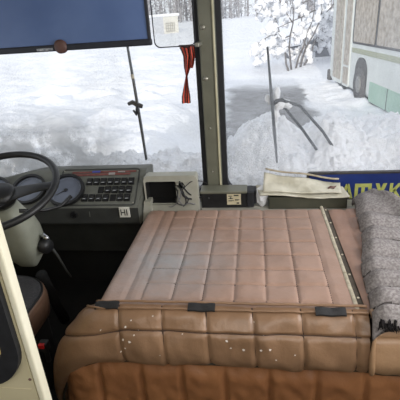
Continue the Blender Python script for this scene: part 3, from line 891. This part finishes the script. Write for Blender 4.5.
# ------------------------------------------------------------------ sun visors
SV = thing('sun_visor', 'dark blue sun visor panel hanging across the left windscreen pane', 'sun visor', (-1.0, 1.85, 1.46))
bm = bmesh.new(); box(bm, (-1.58, 1.847, 1.475), (-.442, 1.853, 1.95), .002); link('visor_sheet', bm, M['visor'], SV, False)
bm = bmesh.new(); box(bm, (-1.585, 1.838, 1.462), (-.434, 1.862, 1.489), .006); link('bottom_bar', bm, M['visor_frame'], SV, False)
bm = bmesh.new(); box(bm, (-.450, 1.842, 1.47), (-.437, 1.858, 1.95), .003); link('side_bar', bm, M['visor_frame'], SV, False)
bm = bmesh.new(); cyl(bm, (-.843, 1.835, 1.480), (0, 1, 0), .029, .02, 24); dome(bm, (-.843, 1.835, 1.480), (0, -1, 0), .027, .008); link('round_knob', bm, M['brown_knob'], SV)
bm = bmesh.new(); box(bm, (-.955, 1.836, 1.467), (-.880, 1.839, 1.477)); link('sticker', bm, M['sticker'], SV, False)
for x in (-1.4, -.6):
    bm = bmesh.new(); tube(bm, [(x, 1.85, 1.94), (x, 1.85, ZC)], .01, 8); link('hanger', bm, M['visor_frame'], SV)
CV = thing('clear_visor', 'clear pane with rounded lower corners between blue sun visor and windscreen pillar', 'clear visor', (-.36, 2.0, 1.44))
cv = rrect(-.458, -.268, 1.442, 1.98, .028, 6)
bm = bmesh.new(); prism(bm, cv, 2.001, 2.004); link('clear_sheet', bm, M['clear'], CV, False)
bm = bmesh.new(); ring_prism(bm, rrect(-.460, -.266, 1.440, 1.982, .029, 6), rrect(-.4565, -.2695, 1.4445, 1.978, .0265, 6), 1.999, 2.006); link('rim', bm, M['visor_frame'], CV, False)
bm = bmesh.new(); box(bm, (-.272, 2.0, 1.435), (-.252, 2.14, 1.452), .003); tag(link('bracket', bm, M['bolt'], CV, False), 'small metal bracket')
for x in (-.42, -.30):
    bm = bmesh.new(); tube(bm, [(x, 2.003, 1.97), (x, 2.003, ZC)], .006, 8); link('hanger', bm, M['visor_frame'], CV)

# striped ribbon knotted to the bracket
RB = thing('striped_ribbon', 'short black and orange-red striped ribbon tied below the clear visor', 'ribbon', (-.30, 2.0, 1.2))
def stripe(u, v): return [0, 1, 0, 1, 0, 1, 0][min(6, int(u * 7))]
def rib(path, wd, yoff):
    bm = bmesh.new()
    def f(u, v):
        k = v * (len(path) - 1); i = min(int(k), len(path) - 2); fr_ = k - i; fr_ = fr_ * fr_ * (3 - 2 * fr_) * .5 + fr_ * .5
        px = path[i][0] + (path[i + 1][0] - path[i][0]) * fr_; pz = path[i][1] + (path[i + 1][1] - path[i][1]) * fr_
        ww = path[i][2] + (path[i + 1][2] - path[i][2]) * fr_
        return Vector((px + (u - .5) * ww, yoff + .008 * math.sin(u * PI * 3 + v * 4) * min(1, .03 / max(ww, .01)), pz + (.012 * (u - .5) if v < .05 else 0)))
    grid(bm, f, 21, 30, mi=stripe)
    return link('ribbon_tail', bm, [M['rib_black'], M['rib_red']], RB, True, False)
rib([(-.312, 1.444, .060), (-.305, 1.40, .046), (-.312, 1.35, .034), (-.318, 1.31, .012), (-.324, 1.26, .026), (-.328, 1.215, .042), (-.329, 1.183, .042)], 1, 1.990)
rib([(-.288, 1.440, .036), (-.283, 1.40, .030), (-.286, 1.365, .018), (-.290, 1.345, .010)], 1, 1.984)
bm = bmesh.new(); tube(bm, [(-.345, 2.0, 1.444), (-.31, 1.99, 1.440), (-.275, 1.994, 1.443)], [.004, .008, .006], 8); link('knot', bm, M['rib_black'], RB)

# ------------------------------------------------------------------ black electronic box on the sill, and wires
EB = thing('electronic_box', 'black electronic box with a beige label at the foot of the windscreen pillar', 'electronic box', (-.15, 2.05, .60))
bm = bmesh.new(); box(bm, (-.296, 2.035, .602), (-.048, 2.125, .692), .006); link('case', bm, M['black'], EB, False)
bm = bmesh.new(); box(bm, (-.30, 2.03, .686), (-.046, 2.127, .702), .005); tag(link('case_lid', bm, M['pillar'], EB, False), 'olive grey lid')
bm = bmesh.new(); box(bm, (-.052, 2.03, .604), (-.010, 2.12, .699), .008); box(bm, (-.012, 2.045, .62), (.004, 2.11, .70), .005); link('end_connector', bm, M['rubber'], EB, False)
bm = bmesh.new(); box(bm, (-.155, 2.0335, .622), (-.080, 2.0352, .684))
for x0, z0, wd, hh in ((-.148, 0.670, .02, .004), (-.118, 0.672, .026, .007), (-.148, 0.656, .026, .003), (-.148, 0.644, .030, .003), (-.112, 0.650, .024, .003), (-.148, .642, .02, .003), (-.112, .646, .018, .003), (-.104, .627, .014, .008)):
    box(bm, (x0, 2.0326, z0), (x0 + wd, 2.0336, z0 + hh), mi=1)
tag(link('label', bm, [M['label_beige'], M['ink']], EB, False), 'beige label with dark print')
for x in (-.285, -.165):
    bm = bmesh.new(); dome(bm, (x + .03, 2.035, .66), (0, -1, 0), .006, .004, 10); link('screw', bm, M['dash_dark'], EB)
CB = thing('wire_bundle', 'tangle of thin black wires trailing from the cubby to the black box', 'wires', (-.36, 1.95, .66))
def spl(pts, k=8):
    P = [Vector(p) for p in pts]; o = []
    for i in range(len(P) - 1):
        a = P[max(i - 1, 0)]; b = P[i]; c = P[i + 1]; e = P[min(i + 2, len(P) - 1)]
        for j in range(k):
            f = j / k
            o.append(.5 * (2 * b + (c - a) * f + (2 * a - 5 * b + 4 * c - e) * f * f + (3 * b - a - 3 * c + e) * f ** 3))
    o.append(P[-1]); return o
wires = [([(-.43, 2.0, .76), (-.39, 1.94, .765), (-.37, 1.93, .72), (-.335, 1.96, .69), (-.29, 2.05, .665)], .0055, 0),
         ([(-.40, 2.0, .78), (-.38, 1.93, .79), (-.34, 1.95, .72), (-.30, 2.05, .68)], .004, 0),
         ([(-.43, 2.0, .75), (-.40, 1.93, .74), (-.41, 1.92, .69), (-.37, 1.925, .67), (-.35, 1.94, .70), (-.38, 1.93, .74), (-.36, 1.94, .77)], .003, 0),
         ([(-.41, 2.0, .77), (-.40, 1.925, .72), (-.38, 1.92, .675), (-.345, 1.93, .68), (-.32, 1.95, .665), (-.30, 2.04, .64)], .0032, 1),
         ([(-.38, 1.99, .785), (-.36, 1.93, .775), (-.33, 1.95, .79), (-.29, 2.0, .775), (-.265, 2.08, .73)], .0022, 0),
         ([(-.42, 2.0, .77), (-.385, 1.93, .75), (-.395, 1.92, .70), (-.43, 1.925, .665), (-.455, 1.93, .66)], .0025, 1),
         ([(-.40, 2.0, .76), (-.37, 1.928, .74), (-.36, 1.925, .69), (-.375, 1.92, .665)], .003, 0)]
for pts, r_, g in wires:
    bm = bmesh.new(); tube(bm, spl(pts), r_, 6); link('wire', bm, M['wire_grey'] if g else M['wire'], CB)
bm = bmesh.new(); box(bm, (-.405, 1.955, .745), (-.365, 2.0, .795), .008); link('plug', bm, M['black'], CB, False)
bm = bmesh.new(); tube(bm, spl([(-.005, 2.08, .67), (.015, 2.10, .668), (.03, 2.135, .640), (.05, 2.18, .612)]), .010, 10)
tag(link('thick_cable', bm, M['wire']), 'thick black cable leaving the right end of the black box', 'cable')

# ------------------------------------------------------------------ tray, papers, bag, sign on the sill
TR = thing('shallow_tray', 'dark olive shallow tray on the sill beneath the papers', 'tray', (.26, 2.07, .60))
bm = bmesh.new()
box(bm, (.066, 2.02, .601), (.468, 2.13, .606), .001); box(bm, (.066, 2.02, .601), (.468, 2.026, .664), .002); box(bm, (.066, 2.124, .601), (.468, 2.13, .664), .002)
box(bm, (.066, 2.02, .601), (.072, 2.13, .664), .002); box(bm, (.462, 2.02, .601), (.468, 2.13, .664), .002)
link('tray_body', bm, M['tray'], TR, False)
bm = bmesh.new(); box(bm, (.060, 2.014, .660), (.474, 2.022, .668), .002); link('tray_rim', bm, M['tray'], TR, False)
def sheet(name, fn, m, label, cat, nu=30, nv=16, th=.003, group=None):
    bm = bmesh.new(); grid(bm, fn, nu, nv)
    r = bmesh.ops.extrude_face_region(bm, geom=bm.faces[:])
    for v in [g for g in r['geom'] if isinstance(g, bmesh.types.BMVert)]: v.co.z -= th
    return tag(link(name, bm, m), label, cat, group)
sheet('folded_paper', lambda u, v: Vector((.02 + .455 * u - .02 * v, 2.00 + .105 * v, .675 + .006 * math.sin(u * 7) + .018 * (1 - u) ** 2 + .012 * v + .004 * noise.noise(Vector((u * 7, v * 4, 1))))), M['paper'],
      'lower off-white paper sheet lying over the olive tray', 'paper', th=.006)
sheet('curled_paper', lambda u, v: Vector((.035 + .40 * u + .01 * v, 2.015 + .10 * v, .690 + .004 * math.sin(u * 9 + v * 3) + .014 * (1 - u) + (.020 + .05 * (1 - u) ** 1.2) * v ** 1.3 + .004 * noise.noise(Vector((u * 6, v * 4, 8))))), M['paper'],
      'upper paper with a raised curling back edge on the olive tray', 'paper', th=.004)
bm = bmesh.new(); tube(bm, [(.052 + .385 * k / 20, 2.118, .690 + .018 + .004 * math.sin(k / 20 * 9 + 3) + .014 * (1 - k / 20) + .020 + .05 * (1 - k / 20) ** 1.2 + .002) for k in range(21)], .0055, 6)
tag(link('rolled_paper_strip', bm, M['paper_edge']), 'narrow brownish rolled paper strip along the back of the papers', 'paper')
bm = bmesh.new(); tube(bm, [(.37, 2.04, .706), (.385, 2.05, .710), (.40, 2.045, .709), (.415, 2.06, .712)], [.003, .007, .008, .002], 7)
tag(link('paper_scrap', bm, M['brown_knob']), 'small brown crumpled scrap on top of the papers', 'scrap')
bm = bmesh.new()
bmesh.ops.create_icosphere(bm, subdivisions=4, radius=1)
for v in bm.verts:
    q = v.co.copy(); k = 1 + .28 * noise.noise(q * 1.7) + .14 * noise.noise(q * 4.5) + .06 * abs(noise.noise(q * 9))
    v.co = Vector((.034 + q.x * .036 * k, 2.066 + q.y * .030 * k, .662 + q.z * .056 * k))
tag(link('plastic_bag', bm, M['snow_tree']), 'crumpled white plastic bag between black box and papers', 'bag')

SG = thing('route_sign', 'navy blue sign board with yellow letters leaning at the windscreen', 'sign', (.55, 2.15, .60))
bm = bmesh.new(); prism(bm, rrect(.282, 1.15, .602, .750, .012, 4), 2.138, 2.156); link('sign_board', bm, M['sign_blue'], SG, False)
bm = bmesh.new(); ring_prism(bm, rrect(.274, 1.158, .600, .757, .018, 4), rrect(.286, 1.146, .606, .747, .012, 4), 2.134, 2.160); link('sign_edge', bm, M['sign_edge'], SG, False)
bm = bmesh.new()
yl = (2.1352, 2.1385)
def poly(pts): prism(bm, pts, *yl)
def letter(x0, wd, kind):
    z0, z1 = .607, .691; h = z1 - z0; t = .017
    def q(*pts): poly([(x0 + a * wd, z0 + b * h) for a, b in pts])
    if kind == 'A':
        q((0, 0), (.30, 0), (.56, 1), (.36, 1)); q((.70, 0), (1, 0), (.64, 1), (.44, 1)); q((.22, .2), (.78, .2), (.74, .38), (.26, .38))
    if kind == 'm':
        q((0, 0), (.2, 0), (.2, 1), (0, 1)); q((.8, 0), (1, 0), (1, 1), (.8, 1)); q((.4, 0), (.6, 0), (.6, .8), (.4, .8)); q((.19, .76), (.81, .76), (.81, 1), (.19, 1))
    if kind == 'Y':
        q((0, 1), (.33, 1), (.62, .36), (.40, .22)); q((.67, 1), (1, 1), (.55, 0), (.22, 0))
    if kind == 'K':
        q((0, 0), (.26, 0), (.26, 1), (0, 1)); q((.26, .42), (.42, .42), (1, 1), (.68, 1), (.26, .6)); q((.30, .5), (.46, .62), (1, 0), (.70, 0))
letter(.350, .060, 'A') if False else None
letter(.458, .062, 'A'); letter(.528, .086, 'm'); letter(.633, .058, 'Y'); letter(.706, .062, 'K')
tag(link('lettering', bm, M['sign_yellow'], SG, False), 'yellow lettering')

# ------------------------------------------------------------------ wipers outside
def wiper(name, label, a, b, arms, brk):
    a = Vector(a); b = Vector(b)
    W_ = thing(name, label, 'wiper', tuple((a + b) / 2))
    bm = bmesh.new(); tube(bm, [a, a.lerp(b, .35), a.lerp(b, .7), b], [.0045, .008, .009, .006], 8); link('blade_holder', bm, M['wiper_grey'] if brk else M['wiper'], W_)
    off = Vector((0, -.012, 0))
    bm = bmesh.new(); tube(bm, [a + off, b + off], .0055, 6); link('rubber_blade', bm, M['wiper'], W_)
    for arm in arms:
        bm = bmesh.new(); tube(bm, arm, .0085, 8); link('arm', bm, M['wiper'], W_)
    return W_
W1 = wiper('wiper', 'grey wiper blade outside the left pane below the blue visor', (-.672, 2.28, 1.50), (-.642, 2.28, .81), [], True)
bm = bmesh.new(); tube(bm, [(-.715, 2.30, 1.135), (-.69, 2.30, 1.145), (-.655, 2.285, 1.13), (-.63, 2.29, 1.12)], [.010, .013, .015, .012], 8)
tube(bm, [(-.69, 2.30, 1.10), (-.675, 2.295, 1.075), (-.66, 2.285, 1.12)], [.006, .008, .01], 8); link('pivot_bracket', bm, M['wiper'], W1)
bm = bmesh.new(); tube(bm, [(-.663, 2.268, 1.30), (-.660, 2.268, 1.275)], .009, 8); tag(link('clip', bm, M['hinge'], W1), 'pale yellowish clip')
W2 = wiper('wiper', 'black wiper outside the right pane with twin arms sunk in the snow', (.066, 2.28, 1.40), (.121, 2.28, .775),
           [[(.108, 2.285, 1.115), (.165, 2.33, 1.07), (.27, 2.40, .93), (.37, 2.45, .78)], [(.14, 2.285, 1.125), (.245, 2.33, 1.08), (.385, 2.40, .915), (.46, 2.45, .80)]], False)
bm = bmesh.new(); tube(bm, [(.095, 2.285, 1.10), (.115, 2.288, 1.118), (.15, 2.288, 1.128)], [.009, .012, .010], 8); link('pivot_bracket', bm, M['wiper'], W2)
def blob(bm, c, r, sc=(1, 1, 1), seed=0, sub=3, rough=.35):
    t = bmesh.new(); bmesh.ops.create_icosphere(t, subdivisions=sub, radius=1)
    m = {}
    for v in t.verts:
        q = v.co; k = r * (1 + rough * noise.noise(q * 1.8 + Vector((seed, 0, 0))) + rough * .6 * noise.noise(q * 4 + Vector((0, seed, 0))))
        m[v] = bm.verts.new(Vector(c) + Vector((q.x * k * sc[0], q.y * k * sc[1], q.z * k * sc[2])))
    for f in t.faces: bm.faces.new([m[v] for v in f.verts])
    t.free()
for i, (lab, bl) in enumerate((('tall white snow lump clinging along the right wiper blade', [((.118, 2.30, 1.155), .024, (.8, .7, 1.6)), ((.128, 2.30, 1.10), .028, (1, .7, 1.2)), ((.112, 2.30, 1.045), .022, (.9, .7, 1.7)), ((.107, 2.30, .985), .016, (.8, .7, 1.6))]),
                               ('white snow lump frozen on the start of the right wiper arms', [((.165, 2.31, 1.10), .024, (1.1, .8, .9)), ((.185, 2.32, 1.082), .017, (1, .8, .8))]),
                               ('small snow lump on the left side of the right wiper blade', [((.070, 2.30, 1.135), .018, (.9, .7, 1.2)), ((.078, 2.30, 1.115), .014, (1, .8, 1))]))):
    bm = bmesh.new()
    for k, (c, r, s) in enumerate(bl): blob(bm, c, r, s, i * 7 + k)
    tag(link('snow_lump', bm, M['snow_tree']), lab, 'snow', 'snow frozen on the right wiper')

# ------------------------------------------------------------------ snowy ground outside
def gz(x, y):
    if y < 15: z = -.85
    elif y < 45: z = -.85 + 1.30 * (y - 15) / 30
    elif y < 85: z = .45 + .8 * (y - 45) / 40
    else: z = 1.25 + .012 * (y - 85)
    side = sst(-1.5, -4.0, x)
    z += .55 * sst(-.9, -1.9, x) * sst(3.2, 5.5, y) * (1 - sst(9.5, 13.5, y)) * (.8 + .4 * noise.noise(Vector((x * 1.4, y * 1.2, 31))))
    z += .08 * sst(-.9, -1.9, x) * sst(3.2, 5.5, y) * (1 - sst(9.5, 13.5, y)) * noise.noise(Vector((x * 4, y * 4, 37)))
    near = 1 - sst(30, 60, y)
    z += near * .06 * noise.noise(Vector((x * .5, y * .5, 0)))
    z += near * .09 * noise.noise(Vector((x * 1.7, y * 1.3, 3))) * (.35 + .65 * side)
    lump = max(0, noise.noise(Vector((x * 1.1, y * 1.0, 11))) + .1)
    z += side * .38 * lump * math.exp(-((y - 15.5) / 3.2) ** 2)          # ploughed ridge left
    z += side * .25 * max(0, noise.noise(Vector((x * .9, y * .8, 21)))) * math.exp(-((y - 24) / 2.5) ** 2)
    z += .07 * noise.noise(Vector((x * 2.2, y * 2.4, 9))) * side * near * (1 - sst(22, 30, y))
    z += .06 * noise.noise(Vector((x * 4, y * 4, 9))) * side * near * .5
    z += .055 * noise.noise(Vector((x * 9, y * 8, 9))) * near * side
    return z
bm = bmesh.new()
xs = [-120, -90, -70] + [-55 + k * 1.2 for k in range(26)] + [-23 + k * .22 for k in range(150)]
xs += [10.2 + k * 1.5 for k in range(24)] + [60, 90, 120]
ys = []
y = 2.4
while y < 30: ys.append(y); y += .13 + .006 * (y - 2.4)
while y < 260: ys.append(y); y *= 1.07
Vg = [[bm.verts.new((x, y, gz(x, y))) for x in xs] for y in ys]
for j in range(len(ys) - 1):
    for i in range(len(xs) - 1): bm.faces.new((Vg[j][i], Vg[j][i + 1], Vg[j + 1][i + 1], Vg[j + 1][i]))
# ground slab below and behind the bus
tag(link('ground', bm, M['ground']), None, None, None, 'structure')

# snow heaped against the windscreen
def bank(u, v):
    x = -1.9 + 4.9 * u
    top = .66 + .23 * sst(-.35, -.02, x) + .035 * math.sin(x * 7 + .5) * sst(-.4, 0, x) + .02 * math.sin(x * 17)
    top += -.06 * math.exp(-((x - .32) / .09) ** 2) + .05 * math.exp(-((x - .55) / .12) ** 2) - .03 * sst(.6, 1.1, x)
    y = 2.212 + 4.2 * v ** 1.7
    k = min(1, (y - 2.212) / .42)
    z = .60 + (top - .60) * (1 - (1 - k) ** 1.7) if y < 2.635 else top - (top + .95) * sst(2.6, 6.4, y)
    z += .050 * noise.noise(Vector((x * 6, y * 6, 2))) + .05 * abs(noise.noise(Vector((x * 13, y * 13, 5)))) + .042 * abs(noise.noise(Vector((x * 30, y * 30, 7)))) - .02
    if v == 0: z = .45
    return Vector((x, y, z))
bm = bmesh.new(); grid(bm, bank, 420, 220)
tag(link('snow_bank', bm, M['snow_bank']), 'bright lumpy snow heaped against the outside of the windscreen', 'snow', None, 'stuff')

# ------------------------------------------------------------------ white bus parked on the right
PB = thing('parked_bus', 'white and pale green bus parked in the snow ahead on the right', 'bus', (3.08, 9.88, -.85))
PB.rotation_euler = (0, 0, math.atan(.083))
ZO = .85
FX = lambda u, v, wv: Vector((wv, u, v + ZO))
def bz(lo, hi, m, name, bev=.01):
    bm = bmesh.new(); box(bm, (lo[0], lo[1], lo[2] + ZO), (hi[0], hi[1], hi[2] + ZO), bev); return local(name, bm, m, PB, (0, 0, 0), False)
def bp(outline, w0, w1, m, name, par=None):
    bm = bmesh.new(); prism(bm, outline, w0, w1, frame=FX); return local(name, bm, m, par or PB, (0, 0, 0), False)
bm = bmesh.new(); prism(bm, rrect(0, 2.4, -.70, 2.3, .22, 8), -4.5, 5.6, frame=lambda u, v, wv: Vector((u, wv, v + ZO)))
local('bus_body', bm, M['bus_white'], PB, (0, 0, 0), False)
bz((-.012, -4.5, .40), (.02, 3.25, .53), M['bus_olive'], 'stripe')
bz((-.010, -4.5, -.70), (.02, 1.55, -.20), M['bus_green'], 'lower_panel')
bz((-.016, .30, -.70), (.02, .34, -.20), M['bus_dark'], 'panel_seam')
bp(rrect(-4.4, 3.25, .64, 1.98, .10, 6), -.014, .01, M['bus_dark'], 'window_band')
for a, b in ((-4.3, -2.5), (-2.4, -.6), (-.5, 1.3), (1.4, 3.15)):
    wf = bp(rrect(a, b, .68, 1.92, .08, 6), -.02, .01, M['bus_dark'], 'window')
    bp(rrect(a + .03, b - .03, .70, 1.89, .06, 6), -.026, -.019, M['bus_glass'], 'pane', wf)
for a, b in ((3.36, 4.02), (4.15, 5.2)):
    dl = bp(rrect(a, b, -.62, 2.0, .06, 5), -.022, .01, M['bus_white'], 'door_leaf')
    bp(rrect(a + .07, b - .07, .0 if a < 4 else -.50, 1.9, .06, 5), -.030, -.02, M['bus_glass'], 'pane', dl)
    if a < 4: bp(rrect(a + .07, b - .07, -.55, -.06, .06, 5), -.030, -.02, M['bus_glass'], 'pane', dl)
bz((-.03, 4.55, -.5), (0, 4.62, 1.9), M['bus_olive'], 'door_post', .004)
bp(rrect(1.80, 2.82, -.82, .32, .42, 10), -.014, .01, M['bus_dark'], 'wheel_arch')
bm = bmesh.new(); tube(bm, [(-.03, 2.32, -.38 + ZO), (-.05, 2.32, -.38 + ZO), (.22, 2.32, -.38 + ZO)], [.40, .46, .46], 32); wh = local('wheel', bm, M['tyre'], PB)
bm = bmesh.new(); tube(bm, [(-.052, 2.32, -.38 + ZO), (-.075, 2.32, -.38 + ZO)], [.24, .16], 24); local('hub', bm, M['hub'], wh)
bz((-.05, 5.55, -.70), (2.45, 5.8, -.35), M['bus_dark'], 'front_bumper', .03)
bz((.2, 5.58, .5), (2.2, 5.63, 1.9), M['bus_glass'], 'windscreen', .01)

# snow drift along the foot of the parked bus
bm = bmesh.new()
def drift(u, v):
    y = 6 + 10 * u; x = 3.08 - .083 * (y - 9.88) + .05 - 1.3 * v
    z = -.95 + .22 * (1 - v) ** 1.5 * (.7 + .5 * noise.noise(Vector((y * 1.4, 0, 3)))) + .05 * noise.noise(Vector((x * 4, y * 4, 1)))
    return Vector((x, y, z + .07))
grid(bm, drift, 120, 24)
tag(link('snow_drift', bm, M['snow_bank']), 'low snow drift along the foot of the parked bus', 'snow', None, 'stuff')

# ------------------------------------------------------------------ far things: shed, snowy tree, car, woods
SH = thing('shed', 'small white shed with snow on its roof and a lattice window', 'shed', (-8.5, 46, .4))
def yaw(bm, a, c):
    m_ = Matrix.Translation(c) @ Matrix.Rotation(a, 4, 'Z') @ Matrix.Translation(-Vector(c))
    bmesh.ops.transform(bm, matrix=m_, verts=bm.verts)
SHC = Vector((-8.45, 45, 0)); SA = math.radians(38)
bm = bmesh.new(); box(bm, (-9.25, 45, .1), (-7.55, 48.2, 2.05)); 
for f in bm.faces: f.material_index = 1 if abs(f.normal.x) > .5 else 0
yaw(bm, SA, SHC); link('shed_walls', bm, [M['shed_wall'], M['shed_side_shaded']], SH, False)
bm = bmesh.new(); box(bm, (-9.4, 44.85, 2.03), (-7.4, 48.4, 2.30), .08, 3); yaw(bm, SA, SHC); link('roof_snow', bm, M['snow_tree'], SH)
bm = bmesh.new()
box(bm, (-9.0, 44.97, .62), (-8.0, 45.0, .68)); box(bm, (-9.0, 44.97, 1.38), (-8.0, 45.0, 1.44))
for k in range(5): box(bm, (-9.0 + .24 * k, 44.97, .62), (-8.95 + .24 * k, 45.0, 1.44))
for k in range(2): box(bm, (-9.0, 44.97, .88 + .26 * k), (-8.0, 45.0, .93 + .26 * k))
yaw(bm, SA, SHC); link('lattice_window', bm, M['shed_grid'], SH, False)

TRE = thing('snowy_tree', 'bushy tree with snow-laden drooping branches left of the parked bus', 'tree', (1.6, 19, -.4))
rt = random.Random(5)
bm = bmesh.new(); sn = bmesh.new()
def branch(p, dr, L, r, depth):
    pts = [Vector(p)]; dcur = Vector(dr).normalized()
    for k in range(6):
        dcur = (dcur + Vector((rt.uniform(-.28, .28), rt.uniform(-.25, .25), rt.uniform(-.25, .12)))).normalized()
        pts.append(pts[-1] + dcur * L / 6)
    tube(bm, pts, [r * (1 - .12 * k) for k in range(7)], 5)
    if depth <= 1:
        for k in range(1, 7):
            if rt.random() < .55:
                s_ = rt.uniform(.07, .17)
                blob(sn, pts[k] + Vector((rt.uniform(-.06, .06), rt.uniform(-.06, .06), .03)), s_, (1, 1, rt.uniform(.7, 1.5)), rt.random() * 50, 2, .9)
    if depth > 0:
        for k in range(3 + (depth > 1) * 3):
            q = pts[rt.randint(2, 6)]
            branch(q, dcur * .6 + Vector((rt.uniform(-1, 1), rt.uniform(-.7, .7), rt.uniform(-.9, .35))), L * rt.uniform(.45, .7), r * .55, depth - 1)
for (bx, by, L, dx, lift) in ((.95, 18.6, 2.4, -.10, .2), (1.35, 18.9, 2.9, .02, .2), (1.9, 19.2, 3.0, .10, .2), (2.5, 19.4, 2.9, .06, .2), (2.9, 19.7, 2.5, .08, .2)):
    branch((1.7 + (bx - 1.7) * .35, by, -.75), (dx + (bx - 1.7) * .42, 0, 1), L, .05, 2)
link('branches', bm, M['bark'], TRE); tag(link('branch_snow', sn, M['snow_tree'], TRE), None, None, None, 'stuff')

CR = thing('parked_car', 'grey snow-covered car parked beyond the snowy tree', 'car', (3.7, 23, -.5))
bm = bmesh.new()
def car_sec(x):
    pass
side = [(-2.1, .15), (-2.15, .55), (-1.95, .78), (-1.0, .88), (-.55, 1.38), (.75, 1.42), (1.45, .92), (2.05, .85), (2.12, .50), (2.05, .15)]
prism(bm, side, -.80, .80)
bmesh.ops.bevel(bm, geom=bm.edges[:], offset=.06, segments=2, affect='EDGES')
CM = Matrix.Translation((3.7, 23, -.80))
for v in bm.verts: v.co = CM @ v.co
link('car_body', bm, M['car_grey'], CR, False)
bm = bmesh.new(); prism(bm, [(-.92, .92), (-.5, 1.32), (.05, 1.34), (.05, .92)], -.815, -.80); prism(bm, [(.12, .92), (.12, 1.34), (.70, 1.35), (1.25, .94)], -.815, -.80)
for v in bm.verts: v.co = CM @ v.co
link('side_window', bm, M['car_glass'], CR, False)
for xx in (-1.35, 1.35):
    bm = bmesh.new(); tube(bm, [CM @ Vector((xx, -.86, .20)), CM @ Vector((xx, -.62, .20))], .31, 24); link('wheel', bm, M['tyre'], CR)
bm = bmesh.new(); grid(bm, lambda u, v: CM @ Vector((-.65 + 1.5 * u, -.75 + 1.5 * v, 1.42 + .16 * math.sin(u * PI) ** .5 * math.sin(v * PI) ** .5)), 16, 12)
grid(bm, lambda u, v: CM @ Vector((-2.05 + 1.1 * u, -.75 + 1.5 * v, .80 + .12 * u + .14 * math.sin(u * PI) ** .5 * math.sin(v * PI) ** .5)), 14, 12)
link('car_snow', bm, M['snow_tree'], CR)

PO = thing('utility_pole', 'grey pole standing far behind the snowy tree', 'pole', (6.0, 62, .6))
bm = bmesh.new(); tube(bm, [(6.0, 62, .5), (6.0, 62, 9)], [.16, .12], 10); link('pole_shaft', bm, M['bark'], PO)
bm = bmesh.new(); box(bm, (5.2, 61.9, 8.2), (6.8, 62.1, 8.35)); link('cross_arm', bm, M['bark'], PO, False)

# frosted woods along the far edge of the field: nobody could count the twigs
rw = random.Random(3)
bm = bmesh.new()
for k in range(420):
    x = rw.uniform(-75, 70); y = rw.uniform(84, 112); z0 = gz(x, y) - .3; H = rw.uniform(6, 11)
    tube(bm, [(x, y, z0), (x + rw.uniform(-.4, .4), y, z0 + H * .6), (x + rw.uniform(-.8, .8), y, z0 + H)], [.14, .09, .02], 4, False)
    for j in range(16):
        t = rw.uniform(.05, 1); c = Vector((x, y, z0 + H * t)); L = rw.uniform(.6, 1.9)
        a = rw.uniform(0, 2 * PI); e = c + Vector((math.cos(a) * L, math.sin(a) * L * .5, rw.uniform(-.2, .7) * L))
        tube(bm, [c, c.lerp(e, .5) + Vector((0, 0, .1)), e], [.06, .05, .02], 3, False)
        for q in range(3):
            cc_ = c.lerp(e, rw.uniform(.3, 1)); s_ = rw.uniform(.14, .36)
            vs = [bm.verts.new(cc_ + Vector((rw.uniform(-s_, s_), rw.uniform(-s_, s_), rw.uniform(-s_, s_)))) for _ in range(3)]
            bm.faces.new(vs)
tag(link('woods', bm, M['twig'], None, False, False), 'grey frosted woods along the far edge of the snow field', 'woods', None, 'stuff')
